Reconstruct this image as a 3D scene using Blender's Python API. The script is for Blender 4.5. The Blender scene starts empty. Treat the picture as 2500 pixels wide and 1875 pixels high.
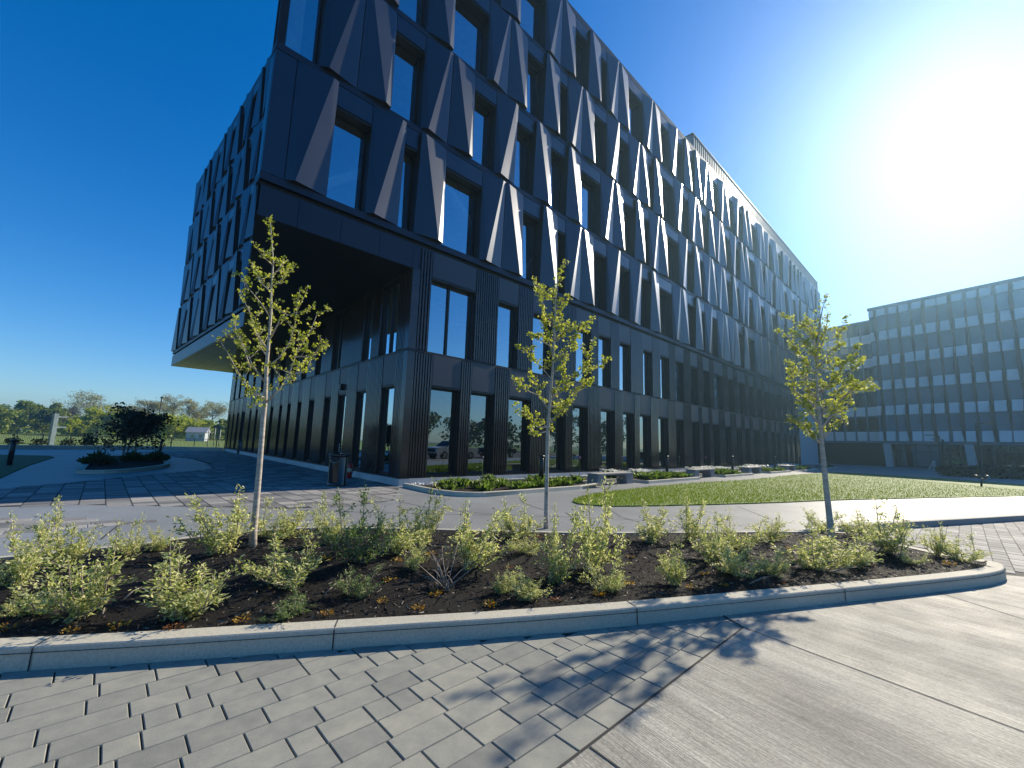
import bpy, bmesh, math, random
import numpy as np
from mathutils import Matrix, Vector
random.seed(7); rng = np.random.default_rng(7)
SC = bpy.context.scene; COL = SC.collection
rad = math.radians

# ------------------------------------------------------------------ camera
FPX, PITCH, ROLL, EYE = 1039.0, rad(7.99), rad(1.81), 1.6
cp, sp, cr, sr = math.cos(PITCH), math.sin(PITCH), math.cos(ROLL), math.sin(ROLL)
RIGHT = np.array([cr, -sr*sp, sr*cp]); UP = np.array([-sr, -cr*sp, cr*cp]); FWD = np.array([0, cp, sp])
cam_d = bpy.data.cameras.new('camera'); cam = bpy.data.objects.new('camera', cam_d); COL.objects.link(cam)
cam_d.sensor_width = 36; cam_d.lens = FPX/2500*36; cam_d.clip_start = 0.05; cam_d.clip_end = 5000
cam.matrix_world = Matrix(((RIGHT[0], UP[0], -FWD[0], 0), (RIGHT[1], UP[1], -FWD[1], 0), (RIGHT[2], UP[2], -FWD[2], EYE), (0, 0, 0, 1)))
SC.camera = cam
def ray(px, py): return RIGHT*((px-1250)/FPX) - UP*((py-937.5)/FPX) + FWD
def G(px, py, z=0.0):                       # survey: point of the photograph -> spot on the level z
    d = ray(px, py); t = (z-EYE)/d[2]; return np.array([d[0]*t, d[1]*t])
def V(px, py, b):                           # point of the photograph at the distance of ground spot b
    d = ray(px, py); t = b[1]/d[1]; return np.array([d[0]*t, d[1]*t, EYE+d[2]*t])

# ------------------------------------------------------------------ object helpers
def tag(o, label=None, cat=None, group=None, kind=None):
    if label: o['label'] = label
    if cat: o['category'] = cat
    if group: o['group'] = group
    if kind: o['kind'] = kind
    return o
def empty(name, loc=(0, 0, 0), rz=0.0, label=None, cat=None, group=None):
    o = bpy.data.objects.new(name, None); COL.objects.link(o)
    o.location = loc; o.rotation_euler = (0, 0, rz); o.empty_display_size = 0.2
    return tag(o, label, cat, group)
def link(name, me, parent=None):
    o = bpy.data.objects.new(name, me); COL.objects.link(o)
    if parent: o.parent = parent
    return o
def dup(o, parent=None):
    c = o.copy(); COL.objects.link(c)
    if parent: c.parent = parent
    for ch in [x for x in bpy.data.objects if x.parent is o]: dup(ch, c)
    return c
class MB:
    def __init__(s, fr=None): s.v = []; s.f = []; s.m = []; s.sm = []; s.fr = fr
    def P(s, p): return tuple(s.fr(*p)) if s.fr else tuple(p)
    def face(s, pts, m=0, sm=False):
        n = len(s.v); s.v += [s.P(p) for p in pts]; s.f.append(tuple(range(n, n+len(pts)))); s.m.append(m); s.sm.append(sm)
    def mesh(s, vs, fs, m=0, sm=False):
        n = len(s.v); s.v += [s.P(p) for p in vs]
        for f in fs: s.f.append(tuple(n+i for i in f)); s.m.append(m); s.sm.append(sm)
    def box(s, a, b, m=0):
        x0, y0, z0 = a; x1, y1, z1 = b
        s.mesh([(x0,y0,z0),(x1,y0,z0),(x1,y1,z0),(x0,y1,z0),(x0,y0,z1),(x1,y0,z1),(x1,y1,z1),(x0,y1,z1)],
               [(0,3,2,1),(4,5,6,7),(0,1,5,4),(1,2,6,5),(2,3,7,6),(3,0,4,7)], m)
    def prism(s, poly, z0, z1, m=0, ms=None):
        n = len(poly); vs = [(p[0], p[1], z0) for p in poly]+[(p[0], p[1], z1) for p in poly]
        k = len(s.v); s.v += [s.P(p) for p in vs]
        s.f.append(tuple(k+i for i in range(n))[::-1]); s.m.append(m); s.sm.append(False)
        s.f.append(tuple(k+n+i for i in range(n))); s.m.append(m); s.sm.append(False)
        for i in range(n):
            j = (i+1) % n; s.f.append((k+i, k+j, k+n+j, k+n+i)); s.m.append(m if ms is None else ms); s.sm.append(False)
    def beam(s, a, b, w, h, m=0):           # rectangular bar from a to b
        a = np.array(a, float); b = np.array(b, float); d = b-a; d /= np.linalg.norm(d)
        up = np.array([0, 0, 1.0]) if abs(d[2]) < .95 else np.array([1.0, 0, 0])
        x = np.cross(d, up); x /= np.linalg.norm(x); y = np.cross(x, d)
        q = [(-w/2, -h/2), (w/2, -h/2), (w/2, h/2), (-w/2, h/2)]
        s.mesh([tuple(a+x*i+y*j) for i, j in q]+[tuple(b+x*i+y*j) for i, j in q],
               [(3,2,1,0),(4,5,6,7),(0,1,5,4),(1,2,6,5),(2,3,7,6),(3,0,4,7)], m)
    def tube(s, pts, rr, n=8, m=0, cap=True):
        pts = [np.array(p, float) for p in pts]; k = len(s.v); L = len(pts); ref = None
        for i, p in enumerate(pts):
            d = pts[min(i+1, L-1)]-pts[max(i-1, 0)]; d = d/(np.linalg.norm(d)+1e-9)
            if ref is None: ref = np.cross(d, [0.31, 0.87, 0.2] if abs(d[1]) < .9 else [1, 0, 0])
            x = ref-d*(ref@d); x /= np.linalg.norm(x)+1e-9; ref = x; y = np.cross(d, x)
            for j in range(n):
                a = 2*math.pi*j/n; s.v.append(s.P(tuple(p+(x*math.cos(a)+y*math.sin(a))*rr[i])))
        for i in range(L-1):
            for j in range(n):
                j2 = (j+1) % n; s.f.append((k+i*n+j, k+i*n+j2, k+(i+1)*n+j2, k+(i+1)*n+j)); s.m.append(m); s.sm.append(True)
        if cap:
            s.f.append(tuple(k+j for j in range(n))[::-1]); s.m.append(m); s.sm.append(False)
            s.f.append(tuple(k+(L-1)*n+j for j in range(n))); s.m.append(m); s.sm.append(False)
    def lathe(s, prof, c=(0, 0, 0), n=20, m=0, sx=1.0, sy=1.0):
        k = len(s.v); L = len(prof)
        for r, z in prof:
            for j in range(n):
                a = 2*math.pi*j/n; s.v.append(s.P((c[0]+r*sx*math.cos(a), c[1]+r*sy*math.sin(a), c[2]+z)))
        for i in range(L-1):
            for j in range(n):
                j2 = (j+1) % n; s.f.append((k+i*n+j, k+i*n+j2, k+(i+1)*n+j2, k+(i+1)*n+j)); s.m.append(m); s.sm.append(True)
        s.f.append(tuple(k+j for j in range(n))[::-1]); s.m.append(m); s.sm.append(False)
        s.f.append(tuple(k+(L-1)*n+j for j in range(n))); s.m.append(m); s.sm.append(False)
    def data(s, name, mats):
        me = bpy.data.meshes.new(name); me.from_pydata(s.v, [], s.f)
        for mt in (mats if isinstance(mats, (list, tuple)) else [mats]): me.materials.append(mt)
        me.polygons.foreach_set('material_index', s.m); me.polygons.foreach_set('use_smooth', s.sm)
        me.update(); return me
    def build(s, name, mats, parent=None): return link(name, s.data(name, mats), parent)
def leafmesh(name, pos, size, tmpl, faces, mat, tilt=1.0, normals=None, extra=None):
    """many loose leaves in one mesh; tmpl is one leaf, normals optional leaf axes"""
    pos = np.asarray(pos, float); N = len(pos); T = np.asarray(tmpl, float); K = len(T)
    if normals is None:
        q = rng.normal(size=(N, 4)); q /= np.linalg.norm(q, axis=1)[:, None]
        w, x, y, z = q.T
        M = np.stack([1-2*(y*y+z*z), 2*(x*y-z*w), 2*(x*z+y*w), 2*(x*y+z*w), 1-2*(x*x+z*z), 2*(y*z-x*w), 2*(x*z-y*w), 2*(y*z+x*w), 1-2*(x*x+y*y)], 1).reshape(N, 3, 3)
    else:
        ydir = np.asarray(normals, float); ydir = ydir/(np.linalg.norm(ydir, axis=1)[:, None]+1e-9)
        r = rng.normal(size=(N, 3)); xd = np.cross(ydir, r); xd /= np.linalg.norm(xd, axis=1)[:, None]+1e-9
        zd = np.cross(xd, ydir); M = np.stack([xd, ydir, zd], 2)
    sz = np.broadcast_to(np.asarray(size, float), (N,))
    W = np.einsum('nij,kj->nki', M, T)*sz[:, None, None]+pos[:, None, :]
    me = bpy.data.meshes.new(name); nf = len(faces)
    me.vertices.add(N*K); me.vertices.foreach_set('co', W.reshape(-1).astype(np.float32))
    fl = np.concatenate([np.asarray(f) for f in faces]); ln = np.array([len(f) for f in faces])
    idx = (fl[None, :]+(np.arange(N)*K)[:, None]).reshape(-1)
    me.loops.add(len(idx)); me.loops.foreach_set('vertex_index', idx.astype(np.int32))
    st = np.concatenate([[0], np.cumsum(ln)[:-1]]); ST = (st[None, :]+(np.arange(N)*len(fl))[:, None]).reshape(-1)
    me.polygons.add(N*nf); me.polygons.foreach_set('loop_start', ST.astype(np.int32))
    me.polygons.foreach_set('loop_total', np.tile(ln, N).astype(np.int32))
    me.materials.append(mat); me.update(calc_edges=True); me.validate(); return me

# ------------------------------------------------------------------ materials
def newmat(name):
    m = bpy.data.materials.new(name); m.use_nodes = True; nt = m.node_tree
    b = nt.nodes['Principled BSDF']; return m, nt, b
def N(nt, t, **kw):
    n = nt.nodes.new(t)
    for k, v in kw.items():
        if k in n.inputs: n.inputs[k].default_value = v
        else: setattr(n, k, v)
    return n
def ramp(nt, stops):
    r = nt.nodes.new('ShaderNodeValToRGB'); e = r.color_ramp.elements
    while len(e) > 1: e.remove(e[-1])
    e[0].position = stops[0][0]; e[0].color = (*stops[0][1], 1)
    for p, c in stops[1:]:
        x = e.new(p); x.color = (*c, 1)
    return r
def coords(nt, scale=(1, 1, 1), rot=(0, 0, 0)):
    t = nt.nodes.new('ShaderNodeNewGeometry'); m = nt.nodes.new('ShaderNodeMapping')
    m.inputs['Scale'].default_value = scale; m.inputs['Rotation'].default_value = rot
    nt.links.new(t.outputs['Position'], m.inputs['Vector']); return m.outputs['Vector']
def noise(nt, vec, scale, detail=4, rough=.55):
    n = N(nt, 'ShaderNodeTexNoise', Scale=scale, Detail=detail, Roughness=rough); nt.links.new(vec, n.inputs['Vector']); return n.outputs['Fac']
def bump(nt, b, h, dist=.01, strength=.5):
    bp = N(nt, 'ShaderNodeBump', Strength=strength, Distance=dist); nt.links.new(h, bp.inputs['Height']); nt.links.new(bp.outputs['Normal'], b.inputs['Normal'])
def mix(nt, a, b2, fac, mode='MIX'):
    m = nt.nodes.new('ShaderNodeMix'); m.data_type = 'RGBA'; m.blend_type = mode
    for s, x in ((m.inputs[0], fac), (m.inputs[6], a), (m.inputs[7], b2)):
        if hasattr(x, 'is_linked'): nt.links.new(x, s)
        else: s.default_value = x if isinstance(x, (int, float)) else (*x, 1)
    return m.outputs[2]
def simple(name, c1, c2=None, rough=.6, metal=0., scale=3., spec=.5, bdist=0, bscale=60, detail=5, rvar=0., stretch=(1, 1, 1), rot=(0, 0, 0)):
    m, nt, b = newmat(name); c2 = c2 or tuple(x*.8 for x in c1); v = coords(nt, stretch, rot)
    f = noise(nt, v, scale, detail); r = ramp(nt, [(.32, c2), (.68, c1)]); nt.links.new(f, r.inputs[0]); nt.links.new(r.outputs[0], b.inputs['Base Color'])
    b.inputs['Metallic'].default_value = metal; b.inputs['Specular IOR Level'].default_value = spec; b.inputs['Roughness'].default_value = rough
    if rvar:
        mr = N(nt, 'ShaderNodeMapRange'); mr.inputs['To Min'].default_value = rough-rvar; mr.inputs['To Max'].default_value = rough+rvar
        nt.links.new(f, mr.inputs['Value']); nt.links.new(mr.outputs[0], b.inputs['Roughness'])
    if bdist: bump(nt, b, noise(nt, v, bscale, 4), bdist)
    return m
def leafmat(name, stops, trans=.5, rough=.5, spec=.35):
    m, nt, b = newmat(name); g = nt.nodes.new('ShaderNodeNewGeometry'); r = ramp(nt, stops)
    nt.links.new(g.outputs['Random Per Island'], r.inputs[0]); nt.links.new(r.outputs[0], b.inputs['Base Color'])
    b.inputs['Roughness'].default_value = rough; b.inputs['Specular IOR Level'].default_value = spec
    t = nt.nodes.new('ShaderNodeBsdfTranslucent'); hv = N(nt, 'ShaderNodeHueSaturation', Saturation=1.15, Value=1.25)
    nt.links.new(r.outputs[0], hv.inputs['Color']); nt.links.new(hv.outputs[0], t.inputs['Color'])
    mx = N(nt, 'ShaderNodeMixShader', Fac=trans); out = nt.nodes['Material Output']
    nt.links.new(b.outputs[0], mx.inputs[1]); nt.links.new(t.outputs[0], mx.inputs[2]); nt.links.new(mx.outputs[0], out.inputs['Surface']); return m
def glassmat(name, refl0, tint, gcol=(.8, .88, .95), wob=0.0):
    m, nt, b = newmat(name); nt.nodes.remove(b); out = nt.nodes['Material Output']
    tr = N(nt, 'ShaderNodeBsdfTransparent'); tr.inputs['Color'].default_value = (*tint, 1)
    gl = N(nt, 'ShaderNodeBsdfGlossy', Roughness=.005); gl.inputs['Color'].default_value = (*gcol, 1)
    lw = N(nt, 'ShaderNodeLayerWeight', Blend=.35); mr = N(nt, 'ShaderNodeMapRange'); mr.inputs['To Min'].default_value = refl0; mr.inputs['To Max'].default_value = .95
    nt.links.new(lw.outputs['Fresnel'], mr.inputs['Value'])
    if wob:
        v = coords(nt, (1, 1, .6)); bp = N(nt, 'ShaderNodeBump', Strength=.1, Distance=wob); nt.links.new(noise(nt, v, .7, 1), bp.inputs['Height']); nt.links.new(bp.outputs[0], gl.inputs['Normal'])
    mx = nt.nodes.new('ShaderNodeMixShader'); nt.links.new(mr.outputs[0], mx.inputs[0]); nt.links.new(tr.outputs[0], mx.inputs[1]); nt.links.new(gl.outputs[0], mx.inputs[2])
    nt.links.new(mx.outputs[0], out.inputs['Surface']); return m
M_panel = simple('dark_metal_panel', (.040, .047, .064), (.035, .042, .058), rough=.40, metal=.88, scale=.35, spec=.5, rvar=.05, bdist=.0008, bscale=420)
M_panel.node_tree.nodes['Principled BSDF'].inputs['Coat Weight'].default_value = .55; M_panel.node_tree.nodes['Principled BSDF'].inputs['Coat Roughness'].default_value = .24
for M_ in (M_panel,):                                  # each sheet of cladding differs a little
    nt = M_.node_tree; b = nt.nodes['Principled BSDF']; src = b.inputs['Base Color'].links[0].from_socket; oi = nt.nodes.new('ShaderNodeObjectInfo')
    rr_ = ramp(nt, [(0, (.82, .83, .86)), (1, (1.16, 1.14, 1.10))]); nt.links.new(oi.outputs['Random'], rr_.inputs[0]); nt.links.new(mix(nt, src, rr_.outputs[0], 1.0, 'MULTIPLY'), b.inputs['Base Color'])
    bump(nt, b, noise(nt, coords(nt), .9, 2), .006, .35)
M_trim = simple('dark_metal_trim', (.038, .044, .060), (.033, .039, .053), rough=.46, metal=.85, scale=.5, rvar=.05)
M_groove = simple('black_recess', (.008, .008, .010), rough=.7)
M_frame = simple('window_frame_metal', (.016, .017, .021), rough=.45, metal=.4)
M_rib = simple('glazed_brown_terracotta', (.036, .026, .027), (.023, .017, .018), rough=.16, spec=.6, scale=1.4, rvar=.06)
M_spandrel = simple('slate_grey_panel', (.040, .047, .062), (.034, .041, .055), rough=.42, metal=.25, scale=.6)
M_glass = glassmat('coated_window_glass', .48, (.58, .74, .78), (.78, .88, .96), wob=.003)
M_glass_dark = glassmat('dark_ground_glass', .30, (.20, .25, .27), (.60, .70, .76), wob=.004)
M_in = simple('interior_plaster', (.16, .16, .16), rough=.8)
M_ceil = simple('interior_ceiling', (.45, .45, .43), rough=.8)
M_brace = simple('white_steel_brace', (.75, .76, .74), rough=.5)
M_plinth = simple('pale_concrete_plinth', (.52, .51, .50), (.44, .43, .42), rough=.8, scale=2)
M_soffit_dark = simple('black_soffit', (.004, .004, .005), rough=.5)  # underside coloured near black up to the pale planks
def plankmat(name, c1, c2, c3):
    m, nt, b = newmat(name); v = coords(nt, (1, 1, 1), (0, 0, rad(-46.6)))
    br = N(nt, 'ShaderNodeTexBrick', Scale=1.0); br.inputs['Brick Width'].default_value = 2.4; br.inputs['Row Height'].default_value = .5; br.inputs['Mortar Size'].default_value = .025
    for k, c in (('Color1', c1), ('Color2', c2), ('Mortar', c3)): br.inputs[k].default_value = (*c, 1)
    nt.links.new(v, br.inputs['Vector']); nt.links.new(br.outputs['Color'], b.inputs['Base Color']); b.inputs['Roughness'].default_value = .6; return m
M_plank = plankmat('pale_soffit_plank', (.80, .72, .60), (.72, .64, .54), (.10, .09, .08))

# ------------------------------------------------------------------ sky, sun, haze
SUN_AZ, SUN_EL = 48.9, 30.8
w = bpy.data.worlds.new('World'); SC.world = w; w.use_nodes = True; nt = w.node_tree
sky = nt.nodes.new('ShaderNodeTexSky'); sky.sky_type = 'NISHITA'; sky.sun_disc = False
sky.sun_elevation = rad(SUN_EL); sky.sun_rotation = rad(SUN_AZ); sky.altitude = 100; sky.air_density = 1.0; sky.dust_density = 0.36; sky.ozone_density = 3.0
hs = N(nt, 'ShaderNodeHueSaturation', Saturation=1.42); nt.links.new(sky.outputs[0], hs.inputs['Color']); nt.links.new(mix(nt, hs.outputs[0], (.84, .97, 1.11), 1.0, 'MULTIPLY'), nt.nodes['Background'].inputs[0]); nt.nodes['Background'].inputs[1].default_value = .105
sd = bpy.data.lights.new('sun', 'SUN'); sd.energy = 5.0; sd.angle = rad(.5); sd.color = (1, .89, .71)
so = bpy.data.objects.new('sun', sd); COL.objects.link(so)
sv = Vector((math.sin(rad(SUN_AZ))*math.cos(rad(SUN_EL)), math.cos(rad(SUN_AZ))*math.cos(rad(SUN_EL)), math.sin(rad(SUN_EL))))
so.rotation_euler = (-sv).to_track_quat('-Z', 'Y').to_euler(); so.location = (0, 0, 60)
SC.view_settings.view_transform = 'Standard'; SC.view_settings.look = 'None'; SC.view_settings.exposure = 0.56; SC.view_settings.gamma = 1.0
SC.cycles.max_bounces = 8; SC.cycles.transparent_max_bounces = 12; SC.cycles.use_denoising = True

# ------------------------------------------------------------------ frames
C0 = G(973, 1187)                                      # foot of the building's lower corner
def frame(o, az, flip=False):
    u = np.array([math.sin(rad(az)), math.cos(rad(az))]); n = np.array([u[1], -u[0]])*(-1 if flip else 1)
    return lambda s, d, z: (o[0]+u[0]*s+n[0]*d, o[1]+u[1]*s+n[1]*d, z)
FM = frame(C0, 46.49)                                  # main facade: s along, d out, z up
FS = frame(C0, -41.56, True)                           # lower side wall
L0 = np.array([-16.2, 24.75]); FL = frame(L0, -46.55, True)   # upper left face
def xy(fr, s, d): return fr(s, d, 0)[:2]
def local_main(px, py, d=0.0):
    u = np.array([math.sin(rad(46.49)), math.cos(rad(46.49))]); n = np.array([u[1], -u[0]]); o = C0+n*d
    r = ray(px, py); t = (o@n)/(r[:2]@n); q = r[:2]*t; return (q-o)@u, EYE+r[2]*t

# ------------------------------------------------------------------ dark office building
bld = empty('office_building', (float(C0[0]), float(C0[1]), 0), 0, 'dark metal office building with folded facade panels and overhanging upper floors', 'building')
def bpart(mb, name, mats, parent=None):
    o = mb.build(name, mats, None); o.parent = parent or bld
    if parent is None: o.matrix_parent_inverse = Matrix.Translation((-float(C0[0]), -float(C0[1]), 0))
    return o
ROWS = [9.45, 13.86, 18.22, 22.60]; TOPS = [13.58, 17.95, 22.33, 26.78]; UN = .645
S_END = 72.2
SEQ = {0: 'F1 A W2 A W1 B W3 A B W2 B W1 A B W2 A W2 A W2 B W3 A B W2 B W1 A W2 A B',
       1: 'W2 A B W2 A B W2 A W2 B W2 B W3 A B W2 B W1 A B W3 A W2 B W1 A B',
       2: 'W2 A B W2 B W3 A B W2 B W1 A B W2 A W2 A B W1 B W3 A W2 A B W2 B',
       3: 'F1 A W2 A B W1 B W2 B W3 A B W2 B W1 A B W3 A B W2 A W2 B W1 B'}
windows = []; panels = []; flats = MB(FM)
def dist_of(fr, s, z):
    p = fr(s, 0, z); return math.sqrt(p[0]**2+p[1]**2+(p[2]-EYE)**2)
def fill_row(fr, s0, s1, row, seq, where):
    s = s0; i = 0; zb, zt = ROWS[row], TOPS[row]; toks = seq.split(); rs = random.Random(row*7+len(where)); tail = ['A W2', 'B W2', 'A W1 B W2'] if where == 'left' else ['A W2 B', 'A B W2', 'B W1 A', 'A W2', 'B W3 A B', 'W1 B', 'A B W1'] 
    while s < s1-.3:
        if i >= len(toks): toks += rs.choice(tail).split()
        t = toks[i]; i += 1; wd = {'A': 2*UN, 'B': 2*UN}.get(t) or UN*int(t[1])
        if s+wd > s1: wd = s1-s; t = 'F1' if wd < .6 else t
        if t in 'AB': panels.append((dist_of(fr, s+wd/2, zb+2), fr, s, s+wd, zb, zt, t))
        elif t[0] == 'W': windows.append((dist_of(fr, s+wd/2, zb+2), fr, s, s+wd, zb, zb+3.3, zt, .45, 'up', []))
        else: panels.append((dist_of(fr, s+wd/2, zb+2), fr, s, s+wd, zb, zt, 'F'))
        s += wd
for r in range(4): fill_row(FM, -5.26, S_END, r, SEQ[r], 'm')
LS = ['A W2 B W2 A W1 B W2 A W2 B W1 A W2 B W2', 'B W1 A W2 B W2 A W2 B W1 A W2 B W2 A W1', 'W2 A W2 B W1 A W2 B W2 A W2 B W1 A W2 B', 'A W1 B W2 A W2 B W2 A W1 B W2 A W2 B W1']
for r in range(4): fill_row(FL, 0.12, 23.5, r, LS[r], 'left')
def fold_panel(mb, s0, s1, zb, zt, kind, m=0):
    D = .19; g = .012; a, b = s0+g, s1-g; W = b-a; bk = -.52
    if kind == 'F':
        mb.box((a, bk, zb), (b, 0, zt), m); return
    if kind == 'A':
        F = [(a, 0, zt), (a, 0, zb), (a+.20*W, D, zb), (a+.86*W, D, zt), (b, .15, zt), (b, 0, zb)]
        fs = [(0, 1, 2), (0, 2, 3), (3, 2, 5), (3, 5, 4)]
    else:
        F = [(b, 0, zt), (b, .10, zb), (a+.80*W, D, zb), (a+.14*W, D, zt), (a, .17, zt), (a, 0, zb)]
        fs = [(0, 2, 1), (0, 3, 2), (3, 5, 2), (3, 4, 5)]
    B = [(x, bk, z) for x, _, z in (F[0], F[1], F[5], F[4])]; v = F+B
    fs = fs+[(0, 6, 7, 1), (4, 5, 8, 9), (1, 7, 8, 5, 2), (0, 3, 4, 9, 6), (6, 9, 8, 7)]
    mb.mesh(v, fs, m)
    mb.m[-5] = mb.m[-4] = mb.m[-3] = 1
panels.sort(key=lambda p: p[0])
rest = {}
for i, (d, fr, s0, s1, zb, zt, k) in enumerate(panels):
    if i < 98:
        mb = MB(fr); fold_panel(mb, s0, s1, zb, zt, k); bpart(mb, 'folded_panel' if k != 'F' else 'flat_panel', [M_panel, M_frame])
    else:
        mb = rest.setdefault(0, [])
        mb.append((fr, s0, s1, zb, zt, k))
big = MB()
for fr, s0, s1, zb, zt, k in rest[0]:
    t = MB(fr); fold_panel(t, s0, s1, zb, zt, k); n = len(big.v); big.v += t.v; big.f += [tuple(n+j for j in f) for f in t.f]; big.m += t.m; big.sm += t.sm
tag(bpart(big, 'folded_panel', [M_panel, M_frame]), kind='stuff')
# lower storeys: openings (start, end, mullions)
L1M = [(1.14, 2.50, []), (3.06, 4.34, []), (5.22, 6.62, []), (7.75, 9.20, []), (9.77, 11.08, []), (12.30, 13.70, []), (14.56, 15.88, []), (16.5, 17.9, [])]
L2M = [(.87, 3.07, [1.86]), (4.38, 5.63, []), (6.65, 8.02, []), (10.0, 11.33, []), (12.05, 13.28, []), (14.22, 15.5, []), (17.0, 18.2, [])]
rs = random.Random(5)
for lst, s in ((L1M, 18.9), (L2M, 19.3)):
    while s < 53:
        wd = rs.choice([1.3, 1.3, 1.4, 2.0]); lst.append((s, s+wd, [])); s += wd+rs.choice([.65, .95, 1.1, 1.3])
L1S = [(.9, 2.02, []), (3.5, 4.54, []), (5.73, 6.76, []), (7.70, 8.70, []), (10.24, 11.2, []), (12.57, 13.37, []), (14.78, 15.54, []), (16.77, 17.5, []), (19.08, 19.92, []), (21.4, 22.3, []), (23.9, 24.7, []), (26.2, 27.0, []), (28.74, 30.37, [29.5]), (31.44, 32.5, []), (33.82, 34.59, []), (36.02, 36.7, [])]
L2S = [(1.05, 2.60, [1.8]), (3.40, 4.34, []), (6.85, 8.15, [7.5]), (9.7, 10.7, []), (12.2, 13.2, []), (14.3, 15.3, []), (17.0, 18.4, []), (20.0, 21.0, []), (22.9, 23.9, []), (26, 27, []), (29, 30.2, []), (32, 33, []), (34.6, 35.6, [])]
def piers(lst, a, b):
    out = []; s = a
    for o in lst:
        if o[0]-s > .12: out.append((s, o[0]))
        s = o[1]
    if b-s > .12: out.append((s, b))
    return out
def rib_pier(fr, s0, s1, z0, z1):
    mb = MB(fr); mb.box((s0, -.42, z0), (s1, -.085, z1), 1)
    n = max(2, int(round((s1-s0)/.118))); st = (s1-s0)/n; prs = random.Random(int(s0*91)+int(z0*7))
    for i in range(n):
        c = s0+st*(i+.5); off = [.0, .42, .8][i % 3]; z = z0+.01
        zz = [z0+.01]; q = z0+.55+off
        while q < z1-.2: zz.append(q); q += 1.25
        zz.append(z1-.01)
        for p, q2 in zip(zz[:-1], zz[1:]):
            mb.box((c-.034, -.085, p+.004), (c+.034, -.012+prs.uniform(-.003, .003), q2-.004), 0)
    return mb
for fr, l1, l2, end, top in ((FM, L1M, L2M, 55.0, 9.02), (FS, L1S, L2S, 37.5, 8.07)):
    for a, b in piers(l1, .34, end): bpart(rib_pier(fr, a, b, .30, 4.90), 'ribbed_panel', [M_rib, M_groove])
    for a, b in piers(l2, .34, end): bpart(rib_pier(fr, a, b, 4.99, top), 'ribbed_panel', [M_rib, M_groove])
    for a, b, m in l1: windows.append((dist_of(fr, (a+b)/2, 2), fr, a, b, .36, 3.64, 4.92, .30 if fr is FM else .17, 'low', m))
    for a, b, m in l2: windows.append((dist_of(fr, (a+b)/2, 6), fr, a, b, 5.0, 7.9, top, .30 if fr is FM else .17, 'low', m))
    mb = MB(fr)                                         # belt line and dark base strip
    mb.box((.0, -.4, 4.905), (end, -.03, 4.985), 0); mb.box((.0, -.4, .245), (end, -.03, .297), 0); bpart(mb, 'belt_trim', M_frame)
for z0, z1 in ((.30, 1.5), (1.505, 2.7), (2.705, 3.9), (3.905, 4.90), (4.99, 6.2), (6.205, 7.4), (7.405, 8.07)):
    mb = MB(); pl = [xy(FM, .33, -.012), xy(FM, .012, -.012), xy(FS, .33, -.012), xy(FS, .33, -.4), xy(FM, .33, -.4)]
    mb.prism(pl, z0, z1); bpart(mb, 'corner_panel', M_rib)
def window_meshes(fr, s0, s1, z0, zg, zt, rec, kind, mull):
    f, p, h = MB(fr), MB(fr), MB(fr); e = .05; g = .006
    a, b = s0+g, s1-g; d0, d1 = -rec-.06, -rec+.03
    f.box((a, d0, z0), (a+e, d1, zg)); f.box((b-e, d0, z0), (b, d1, zg)); f.box((a+e, d0, z0), (b-e, d1, z0+e)); f.box((a+e, d0, zg-e), (b-e, d1, zg))
    for m in mull: f.box((m-.04, d0, z0+e), (m+.04, d1+.02, zg-e))
    f.box((a, d0, zg+.002), (b, -.045, zg+.09))                        # dark head reveal
    if kind == 'low':
        f.box((a, d0, z0-.055), (b, -.10, z0-.002))
        f.box((a+.002, d1, z0), (a+.02, -.09, zg)); f.box((b-.02, d1, z0), (b-.002, -.09, zg))
    p.face([(a+e, -rec-.025, z0+e), (b-e, -rec-.025, z0+e), (b-e, -rec-.025, zg-e), (a+e, -rec-.025, zg-e)])
    if zt-zg > .14: h.box((a+.004, -.40, zg+.094), (b-.004, -.004 if kind == 'up' else -.03, zt))
    return f, p, h
def addmb(t, s):
    n = len(t.v); t.v += s.v; t.f += [tuple(n+j for j in f) for f in s.f]; t.m += s.m; t.sm += s.sm
windows.sort(key=lambda q: q[0]); RF, RP, RH = MB(), MB(), MB(); RPl = MB(); RHl = MB()
for i, (d, fr, s0, s1, z0, zg, zt, rec, kind, mull) in enumerate(windows):
    f, p, h = window_meshes(fr, s0, s1, z0, zg, zt, rec, kind, mull)
    if i < 99:
        wo = bpart(f, 'window', M_frame); bpart(p, 'pane', M_glass if (kind == 'up' or z0 > 3) else M_glass_dark, wo)
        if h.v: bpart(h, 'header_panel', M_panel if kind == 'up' else M_spandrel, wo)
    else:
        addmb(RF, f); addmb(RP if kind == 'up' else RPl, p); addmb(RH if kind == 'up' else RHl, h)
wo = tag(bpart(RF, 'window', M_frame), kind='stuff')
for mb_, nm, mt in ((RP, 'pane', M_glass), (RPl, 'pane', M_glass_dark), (RH, 'header_panel', M_panel), (RHl, 'header_panel', M_spandrel)):
    bpart(mb_, nm, mt, wo)
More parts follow.
